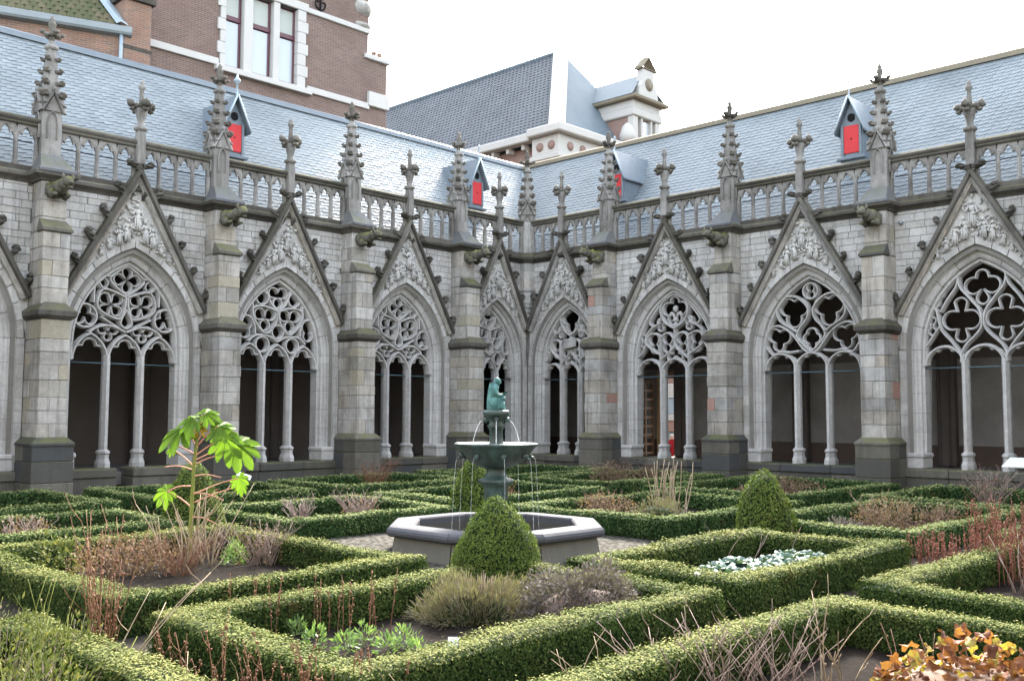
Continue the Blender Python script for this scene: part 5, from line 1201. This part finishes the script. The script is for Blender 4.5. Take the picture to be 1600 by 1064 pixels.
def mound(name, label, cat, loc, R, Hh, L, n, mat, aspect=.25, up=1.0, stems=None, seed=0, flat=1.0, yaw=0, core=True):
    root = empty(name, label, cat, (loc[0], loc[1], zg(*loc)+.02), yaw)
    v = nrm(RNG.normal(size=(n, 3))); v[:, 2] = np.abs(v[:, 2]); k = RNG.uniform(.72, 1.04, n)[:, None]
    lum = 1+.12*np.sin(v[:, 0:1]*7+seed)+.10*np.sin(v[:, 1:2]*9+seed*2)
    C = v*k*lum*np.array([[R, R*flat, Hh]]); N = v+np.array([[0, 0, .2]])
    t = nrm(v*np.array([[1, 1, up*1.4]])+.35*RNG.normal(size=(n, 3))); bb = nrm(np.cross(t, RNG.normal(size=(n, 3)))); l = (L*RNG.uniform(.6, 1.4, n))[:, None]; w = l*aspect
    V = np.stack([C-t*l*.5, C+bb*w*.5, C+t*l*.5, C-bb*w*.5], 1).reshape(-1, 3)
    tag(link('foliage', npmesh('foliage', V, 4, mat, RNG.random(n)), root), kind='stuff')
    if core:
        b = MB(); b.blob((0, 0, 0), (R*.66, R*.66*flat, Hh*.66), seed, .08, 0, 3); b.obj('twiggy_core', 'greystem' if mat == 'silver' else 'hedgecore', root)
    if stems:
        b = MB(); rg = random.Random(seed)
        for i in range(stems):
            a = rg.uniform(0, 2*pi); q = rg.uniform(.1, 1.0)*R; h = Hh*rg.uniform(.7, 1.15)*(1-.4*(q/R)**2); b.tube([(q*.35*cos(a), q*.35*sin(a)*flat, 0), (q*.8*cos(a), q*.8*sin(a)*flat, h*.6), (q*cos(a), q*sin(a)*flat, h)], .004, .002, 3)
        b.obj('stems', 'greystem', root)
    return root
def bush(name, label, cat, loc, R, Hh, n, mat, rad=.004, seed=0, leafmat=None, nl=0, L=.03):
    o = stalks(name, label, cat, loc, n, Hh*.6, Hh, R*.45, .75, mat, rad, 4, 0, None, seed, .3)
    if nl:
        a = RNG.uniform(0, 2*pi, nl); q = R*np.sqrt(RNG.random(nl)); C = np.stack([q*np.cos(a), q*np.sin(a), Hh*RNG.uniform(.12, .95, nl)*(1-.45*(q/R)**2)], 1)
        tag(link('dry_leaves', npmesh('dry_leaves', leafquads(C, nrm(RNG.normal(size=(nl, 3))), L), 4, leafmat, RNG.random(nl)), o), kind='stuff')
    return o
M['dryleaf'] = leaf_mat('dry_leaf', [(0., (.13, .075, .055)), (.6, (.21, .135, .095)), (1., (.30, .22, .16))], .2, .7)
M['rustleaf'] = leaf_mat('rust_leaf', [(0., (.17, .055, .03)), (.6, (.25, .09, .045)), (1., (.33, .15, .08))], .2, .7)

# tall bright-leaved plant with pink leaf stalks
TP = (-17.82, -11.01); tz = zg(*TP)
TO = empty('tall_leafy_plant', 'tall bright green plant with palmate leaves and pink leaf stalks in the left bed', 'plant', (TP[0], TP[1], tz+.02))
PXM = 1549./depth(*TP)
def rel(px, py, fwd=0.): 
    l_ = (px-300)/PXM; return (r.x*l_-DX*fwd, r.y*l_-DY*fwd, (885-py)/PXM)
b = MB(); b.tube([rel(297, 890), rel(299, 800), rel(301, 730), rel(306, 680), rel(312, 655)], .026, .016, 7); b.obj('stem', 'greenstem', TO)
def palm_leaf(name, c, size, nvec, tvec, mat, lobes=8, droop=.25, seed=0):
    rg = random.Random(seed); n_ = Vector(nvec).normalized(); t_ = Vector(tvec); t_ = (t_-n_*t_.dot(n_)).normalized(); s_ = n_.cross(t_); V = [(0, 0, 0)]; F = []
    ring = []
    for k in range(lobes):
        a0 = radians(-135+270*k/(lobes-1)); ll = size*(1-.25*abs(a0)/2.4)*rg.uniform(.85, 1.1); hw = radians(17)
        for da, q in ((-hw*1.12, .56), (-hw*.95, .80), (-hw*.45, .97), (0, 1.05), (hw*.45, .97), (hw*.95, .80), (hw*1.12, .56)): ring.append((a0+da, q*ll))
    for a, q in ring:
        p = t_*(q*cos(a))+s_*(q*sin(a))-n_*(droop*q*q/size)+n_*(.05*size*sin(a*lobes*.66))-Vector((0, 0, .35*q*q/size))+n_*rg.uniform(-.03, .03)*size; V.append(tuple(p))
    for i in range(1, len(V)-1): F.append((0, i, i+1))
    bb = MB(); bb.add([tuple(Vector(v)+Vector(c)) for v in V], F); o = bb.obj(name, mat, TO)
    at_ = o.data.attributes.new('rnd', 'FLOAT', 'FACE'); at_.data.foreach_set('value', [rg.random()*.4+.3+.3*(i % 7)/7 for i in range(len(o.data.polygons))]); return o
back = Vector((-DX, -DY, 0))
LV = [((326, 664), .30, (0, 0, 1), (330, 640), 0), ((368, 700), .36, (0, 0, .55), (400, 690), .03), ((280, 676), .34, (0, 0, .9), (262, 690), .0), ((318, 652), .22, (0, 0, .6), (345, 640), .05),
      ((372, 752), .17, (0, 0, .1), (380, 780), .05), ((262, 772), .20, (0, 0, .3), (240, 785), .05), ((268, 708), .10, (0, 0, .4), (255, 712), .05), ((372, 765), .12, (0, 0, .3), (365, 790), -.1)]
LV += [((300, 660), .30, (0, 0, .8), (275, 650), .02), ((340, 672), .30, (0, 0, .7), (365, 668), .08), ((352, 690), .30, (0, 0, .35), (350, 720), .1)]
for i, (pp, sz, nz, tip, fw) in enumerate(LV):
    c0 = Vector(rel(*pp, fw)); tp = Vector(rel(*tip, fw))-c0; nv = back*(1-nz[2]*.45)+Vector((0, 0, nz[2])); palm_leaf('leaf', c0, sz*.86, nv, tp, 'fatsia', 8, .3, i)
    st_ = Vector(rel(300+(6 if pp[1] < 690 else 0), min(pp[1]+26, 860) if pp[1] > 690 else pp[1]+30)); mid = (st_+c0)/2+Vector((0, 0, .02)); b = MB(); b.tube(smoothpts([tuple(st_), tuple(mid), tuple(c0)], 4), .010, .007, 5); b.obj('petiole', 'pinkstem', TO)
palm_leaf('leaf', rel(311, 678, .06), .11, back+Vector((0, 0, .3)), Vector((0, 0, 1)), 'fatsia_yellow', 6, .3, 33)
for i, (p0, p1) in enumerate((((300, 715), (262, 702)), ((300, 740), (258, 735)), ((301, 732), (355, 716)), ((299, 750), (345, 751)), ((298, 765), (262, 773)), ((299, 775), (350, 786)), ((299, 812), (340, 822)))):
    a_, b_ = Vector(rel(*p0)), Vector(rel(*p1, .05)); b = MB(); b.tube(smoothpts([tuple(a_), tuple((a_+b_)/2+Vector((0, 0, .03))), tuple(b_)], 4), .010, .006, 5); b.obj('petiole', 'pinkstem', TO)

stalks('dry_stalks', 'bundle of tall pale dry stalks around the tall bright-leaved plant', 'plant', (-17.95, -11.15), 22, .5, 1.05, .32, .55, 'straw', .010, 1, 0, None, 3)
bush('dry_bush', 'brown tangled dry bush left of the tall bright-leaved plant', 'plant', (-18.75, -11.2), .62, .52, 70, 'drybrown', .005, 5, 'dryleaf', 1500, .035)
bush('rust_bush', 'rust-brown dry stems just left of the tall bright-leaved plant', 'plant', (-18.35, -11.75), .35, .5, 60, 'rust', .004, 6)
bush('dry_seed_bush', 'pale dry bush with seed tips right of the tall bright-leaved plant', 'plant', (-17.28, -11.75), .34, .62, 46, 'greystem', .005, 7, 'dryleaf', 500, .022)
bush('dry_bush', 'grey dry twigs behind the tall bright-leaved plant', 'plant', (-17.4, -10.75), .5, .5, 46, 'greystem', .005, 8, 'dryleaf', 500, .025)
mound('green_herb', 'small fresh green herb in the left bed', 'plant', (-17.42, -11.35), .15, .30, .05, 500, 'herb', .3, 1.3, None, 2, 1., 0, False)
mound('leafy_weed', 'yellow-green leafy weed behind the left hedge', 'plant', (-19.4, -10.9), .28, .50, .06, 420, 'weed', .5, .6, None, 3, 1., 0, False)
# tall rust stems at the left front
x, y = at(176, 7.3); stalks('dock_plant', 'tall bunch of rust-brown dock stems at the left front', 'plant', (x, y), 20, .55, 1.25, .08, .20, 'rust', .005, 2, 6, 'rust', 11, .10)
x, y = at(190, 7.0); stalks('bent_straw', 'bent pale straw stems crossing the rust-brown dock stems', 'plant', (x, y), 4, .5, .8, .10, .9, 'straw', .006, 1, 0, None, 12, .3)
# weeds at the lower left
rg = random.Random(77)
for i, (px, dp, R, Hh) in enumerate(((20, 6.6, .5, .62), (95, 6.0, .42, .55), (40, 5.2, .5, .50), (150, 5.3, .35, .46), (-20, 5.8, .5, .6), (110, 6.9, .35, .55))):
    x, y = at(px, dp); mound('feathery_weed', ['feathery yellow-green weed at the left edge under the tall rust stems', 'feathery green weed left of the tall rust stems', 'low weed in the lower left corner', 'weed just below the tall rust stems', 'weed cut by the left edge', 'wispy weed beside the left hedge'][i], 'plant', (x, y), R, Hh*.9, .042, 1300, 'weed', .32, .7, 16, i, 1., 0, False)
x, y = at(60, 6.4); stalks('flower_stalks', 'thin green flower stalks with pale heads at the left edge', 'plant', (x, y), 12, .6, .95, .45, .2, 'greenstem', .004, 1, 1, 'straw', 21)
x, y = at(25, 5.0); stalks('yellow_stalks', 'leaning yellow-green stalks in the lower left corner', 'plant', (x, y), 8, .5, .8, .35, .5, 'greenstem', .006, 0, 0, None, 22)
# bed A
mound('thyme_bush', 'wide grey-green thyme bush in the front bed', 'plant', (-17.62, -15.86), .62, .40, .06, 9000, 'thyme', .12, 1.6, 160, 4, .62, radians(-46), True)
mound('silver_shrub', 'rounded silver-purple shrub right of the thyme bush', 'plant', (-16.98, -16.62), .64, .50, .036, 11000, 'silver', .5, .6, None, 6, .72, radians(-46), True)
for i, (px, dp) in enumerate(((500, 8.15), (545, 7.95), (575, 8.2), (610, 7.9), (635, 8.1), (470, 8.35), (660, 7.75))):
    x, y = at(px, dp); mound('green_seedling', 'small fresh green leafy plant on the soil left of the white card', 'plant', (x, y), .11, .20, .05, 130, 'herb', .33, .9, None, i, 1., 0, False)['group'] = 'seedlings in the front bed'
x, y = at(712, 8.2); pc = empty('plant_label', 'small white plant label on the soil beside the thyme bush', 'sign', (x, y, zg(x, y)+.03), radians(-46))
b = MB(); b.cbox(-.045, .045, -.03, .03, .03, .04, .003); b.v = [(X, Y, Z+Y*.9) for X, Y, Z in b.v]; b.obj('card', 'card', pc); b = MB(); b.cbox(-.008, .008, -.004, .004, -.05, .04, .002); b.obj('stake', 'card', pc)
for i, (px, dp) in enumerate(((395, 8.5), (440, 8.3), (495, 8.6), (520, 8.5), (560, 8.4), (600, 8.6))):
    x, y = at(px, dp); stalks('rust_dock_stem', 'thin rust-red dock stems standing along the left of the front bed', 'plant', (x, y), 4, .38, .62, .14, .12, 'rust', .0045, 0, 12, 'rust', 40+i, .05, 'dock stems in the front bed')
for i, (px, dp) in enumerate(((380, 6.25), (430, 6.15), (480, 6.05), (520, 6.1), (560, 6.0), (300, 6.7), (600, 6.2), (345, 6.3))):
    x, y = at(px, dp); stalks('rust_dock_stem', 'rust-red dock stems in front of the front bed at the bottom edge', 'plant', (x, y), 6, .28, .60, .16, .22, 'rust', .0045, 1, 10, 'rust', 60+i, .1, 'dock stems at the bottom edge')
for i, (px, dp) in enumerate(((330, 6.5), (640, 6.1), (900, 6.9), (990, 7.3))):
    x, y = at(px, dp); stalks('dry_twigs', ['pale dry twigs before the left corner of the front bed', 'bent pale twigs at the bottom edge before the front bed', 'short dry twigs on the path before the front bed', 'short dry twigs at the right foot of the front hedge'][i], 'plant', (x, y), 6, .15, .42, .10, .8, 'straw', .005, 0, 0, None, 80+i, .5)
# cabbages
rg = random.Random(5)
def cabbage_mesh(seed):
    rg = random.Random(seed); V = []; F = []; b = MB(); rn = []
    for k in range(15):
        a = k*2.4; q = .5+.5*(k/15); L = .15*rg.uniform(.7, 1.1)*q+.04; el = radians(75-55*k/15); u_ = Vector((cos(a)*cos(el), sin(a)*cos(el), sin(el))); s_ = Vector((-sin(a), cos(a), 0)); n_ = u_.cross(s_)
        base = Vector((0, 0, .05)); rows = []
        for t, w in ((0, .02), (.35, .045), (.7, .075), (.95, .05), (1.05, .01)):
            c = base+u_*L*1.5*t-Vector((0, 0, 1))*.05*t*t; rows.append([tuple(c-s_*w+n_*rg.uniform(-.012, .012)), tuple(c+n_*.012), tuple(c+s_*w+n_*rg.uniform(-.012, .012))])
        b.loft(rows, False, True)
    me = b.mesh('cabbage', 'cabbage'); a_ = me.attributes.new('rnd', 'FLOAT', 'FACE'); a_.data.foreach_set('value', [rg.random() for _ in me.polygons]); return me
CAB = [cabbage_mesh(i) for i in range(4)]
k = 0
for iy in range(3):
    for ix in range(9):
        x = -14.45+ix*.225+rg.uniform(-.05, .05); y = -16.85+iy*.27+rg.uniform(-.05, .05)
        px_x = 0
        o = link('cabbage', CAB[k % 4], None, (x, y, zg(x, y)+.03), rg.uniform(0, 6)); q = rg.uniform(.7, 1.05); o.scale = (q, q, q*1.2); k += 1
        tag(o, 'blue-green cabbage planted in the cabbage bed', 'cabbage', 'cabbages in the hedge square')
stalks('dry_twigs', 'few thin dry twigs at the back of the cabbage bed', 'plant', (-13.0, -16.0), 8, .3, .55, .5, .6, 'greystem', .005, 1, 0, None, 91)
# bed C
for i, (px, dp) in enumerate(((1470, 12.0), (1510, 11.6), (1550, 11.3), (1590, 11.0), (1540, 12.2), (1440, 12.2))):
    x, y = at(px, dp); stalks('rust_red_plant', 'upright rust-red stems in the bed at the right edge', 'plant', (x, y), 26, .35, .75 if i in (2, 3) else .55, .30, .10, 'rustred', .005, 0, 10, 'rustred', 100+i, .05, 'rust-red stems at the right edge')
x, y = at(1545, 11.8); stalks('rust_red_clump', 'tallest dense clump of rust-red stems at the right edge', 'plant', (x, y), 60, .6, .98, .32, .14, 'rustred', .005, 1, 14, 'rustred', 120, .05)
x, y = at(1598, 10.6); stalks('pale_stems', 'pale pinkish bare stems before the rust-red clump', 'plant', (x, y), 22, .4, .75, .18, .4, 'greystem', .008, 1, 0, None, 121)
# bed D
for i, (px, dp, n_) in enumerate(((1130, 6.9, 30), (1180, 7.0, 26), (1080, 6.6, 20), (1230, 7.1, 14))):
    x, y = at(px, dp); stalks('dry_twig_bush', ['spreading bush of pale dry twigs at the lower right', 'dry twigs right of the lower right twig bush', 'dry twigs at the bottom edge left of the twig bush', 'few dry twigs on bare soil at the lower right'][i], 'plant', (x, y), n_, .28, .58, .22, .9, 'greystem', .006, 2, 0, None, 130+i, .25)
for i, (px, dp, h) in enumerate(((1283, 7.0, .75), (1290, 6.8, .40), (1310, 7.0, .62))):
    x, y = at(px, dp); stalks('bare_branch', ['tall thin bare branch leaning on bare soil at the lower right', 'short dry stem with round pale seed head at the lower right', 'forked bare branch at the lower right'][i], 'plant', (x, y), 3, h*.7, h, .06, .6, 'straw', .006, 2, 1 if i == 1 else 0, 'straw', 140+i)
x, y = at(1445, 6.9); stalks('seed_head_stems', 'dark dry stems with round seed heads behind the orange shrub', 'plant', (x, y), 7, .35, .62, .3, .2, 'drybrown', .006, 0, 1, 'drybrown', 150)
OR = empty('orange_shrub', 'low shrub of orange and yellow autumn leaves in the lower right corner', 'shrub', (*at(1500, 6.35), zg(*at(1500, 6.35))+.02))
def autumn_leaf(seed):
    rg = random.Random(seed); b = MB(); P = []
    for k in range(14):
        a = 2*pi*k/14; q = .042*(1+.22*cos(5*a)+.12*rg.uniform(-1, 1)); P.append((q*cos(a)*1.15, q*sin(a), .018*sin(3*a+seed)-.012*cos(a)))
    b.add([(0, 0, .008)]+P, [(0, k+1, (k+1) % 14+1) for k in range(14)], True); me = b.mesh('leaf', 'autumn'); a_ = me.attributes.new('rnd', 'FLOAT', 'FACE'); v = [0.05, .25, .4, .5, .7, .97][seed % 6]; a_.data.foreach_set('value', [min(1, max(0, v+rg.uniform(-.08, .08))) for _ in me.polygons]); return me
AL_ = [autumn_leaf(i) for i in range(12)]
rg = random.Random(9)
for i in range(290):
    a = rg.uniform(0, 2*pi); q = sqrt(rg.random()); x = .62*q*cos(a); y = .5*q*sin(a); z = (.50*(1-q*q*.7)+.02)*rg.uniform(.5, 1.05)
    o = link('leaf', AL_[rg.randint(0, 11)], OR, (x*r.x+y*DX, x*r.y+y*DY, z)); o.rotation_euler = (rg.uniform(-.9, .9), rg.uniform(-.9, .9), rg.uniform(0, 6)); k_ = rg.uniform(.6, 1.15); o.scale = (k_, k_, k_)
b = MB()
for i in range(40):
    a = rg.uniform(0, 2*pi); q = rg.uniform(.2, .6); b.tube([(0.1*cos(a), .1*sin(a), 0), (q*.7*cos(a), q*.7*sin(a), .16), (q*cos(a), q*sin(a), .26)], .006, .003, 4)
b.obj('branches', 'drybrown', OR)
b = MB(); b.blob((0, 0, 0), (.5, .5, .34), 3, .1, 0, 2); b.obj('shaded_core', 'drybrown', OR)
# far beds
FARB = [((-13.4, -8.6), .35, .55, 'greystem', 'dryleaf', 200, 'pale dry twigs left of the fountain basin'), ((-14.4, -8.3), .25, .5, 'greystem', None, 0, 'thin dry twigs in the bed left of the fountain, further left'),
 ((-14.2, -4.2), .7, .45, 'rust', 'rustleaf', 1100, 'low red-brown dry bush along the left arcade'), ((-9.2, -3.6), .25, .8, 'rust', None, 0, 'thin reddish twig before the left arcade, left of the fountain bowl'),
 ((-4.3, -7.0), .7, .75, 'drybrown', 'dryleaf', 700, 'brown dry bush before the open oak door'), ((-3.0, -7.2), .5, .6, 'drybrown', 'dryleaf', 300, 'low brown dry bush right of the open oak door'),
 ((-3.4, -11.2), .9, .5, 'drybrown', 'dryleaf', 900, 'wide brown dry bush behind the right domed topiary'), ((-4.9, -11.4), .6, .42, 'greystem', 'dryleaf', 500, 'grey brown bush left of the right domed topiary'),
 ((-8.4, -15.7), .55, .62, 'straw', 'dryleaf', 1100, 'tan dry bush in the right-hand square bed'), ((-7.5, -16.2), .35, .45, 'drybrown', 'dryleaf', 400, 'brown dry bush beside the tan bush in the right-hand square bed'),
 ((-3.3, -15.6), .4, .85, 'greystem', 'dryleaf', 250, 'tall pale dry bush before the right arcade near the right edge'), ((-9.9, -11.2), .6, .5, 'drybrown', 'dryleaf', 800, 'brown dry bush right of the fountain bowl'),
 ((-19.3, -4.1), .6, .4, 'drybrown', 'dryleaf', 500, 'brown bush along the far left arcade'), ((-18.6, -7.6), .6, .42, 'greystem', 'dryleaf', 500, 'grey dry bush in the bed behind the tall bright-leaved plant'), ((-9.6, -8.0), .6, .48, 'rust', 'dryleaf', 500, 'rusty bush directly behind the fountain bowl')]
for i, (lc, R, Hh, mt, lm, nl, lb) in enumerate(FARB): bush('dry_bush', lb, 'plant', lc, R, Hh, 46, mt, .007, 200+i, lm, nl, .045)
stalks('dry_reeds', 'tall pale dry reeds in the bed right of the fountain', 'plant', (-8.9, -11.9), 30, .55, 1.1, .30, .18, 'straw', .011, 0, 0, None, 230)
mound('lavender', 'low grey-purple lavender in the right-hand square bed', 'plant', (-9.6, -15.55), .42, .30, .06, 1100, 'silver', .25, 1., None, 3)
mound('primrose', 'small fresh green rosette between lavender and tan bush', 'plant', (-9.1, -16.0), .17, .16, .09, 120, 'weed', .5, .8, None, 3, 1., 0, False)
mound('green_shrub', 'soft grey-green shrub inside the bed right of the fountain', 'plant', (-9.8, -12.3), .5, .42, .05, 1500, 'thyme', .4, .9, None, 3)
# info panel at the right edge and slate label left of the cloister wall
IP = empty('info_panel', 'pale tilted information panel on a post at the right edge', 'sign', (-1.5, -15.72, zg(-1.5, -15.72)), radians(-90))
b = MB(); b.cbox(-.40, .40, -.28, .28, 0, .03, .006); b.v = [(X, Y, Z+.86+Y*.30) for X, Y, Z in b.v]; b.obj('panel', 'sign', IP)
b = MB(); b.cbox(-.03, .03, -.03, .03, -.05, .855, .005); b.obj('post', 'gutter', IP)
sx_, sy_ = at(385, 20.3)
SLB = empty('slate_label', 'small blue-grey plant label tilted over the red-brown bush', 'sign', (sx_, sy_, zg(sx_, sy_)), radians(-46))
b = MB(); b.cbox(-.14, .14, -.06, .06, 0, .015, .004); b.v = [(X, Y, Z+.58+Y*.6-X*.35) for X, Y, Z in b.v]; b.obj('plate', 'card', SLB); b = MB(); b.cbox(-.012, .012, -.012, .012, -.05, .55, .003); b.obj('stake', 'gutter', SLB)
po = person((9.6, .9, -.45), radians(-46)); tag(po, 'person in a red jacket standing beyond the open oak door', 'person')
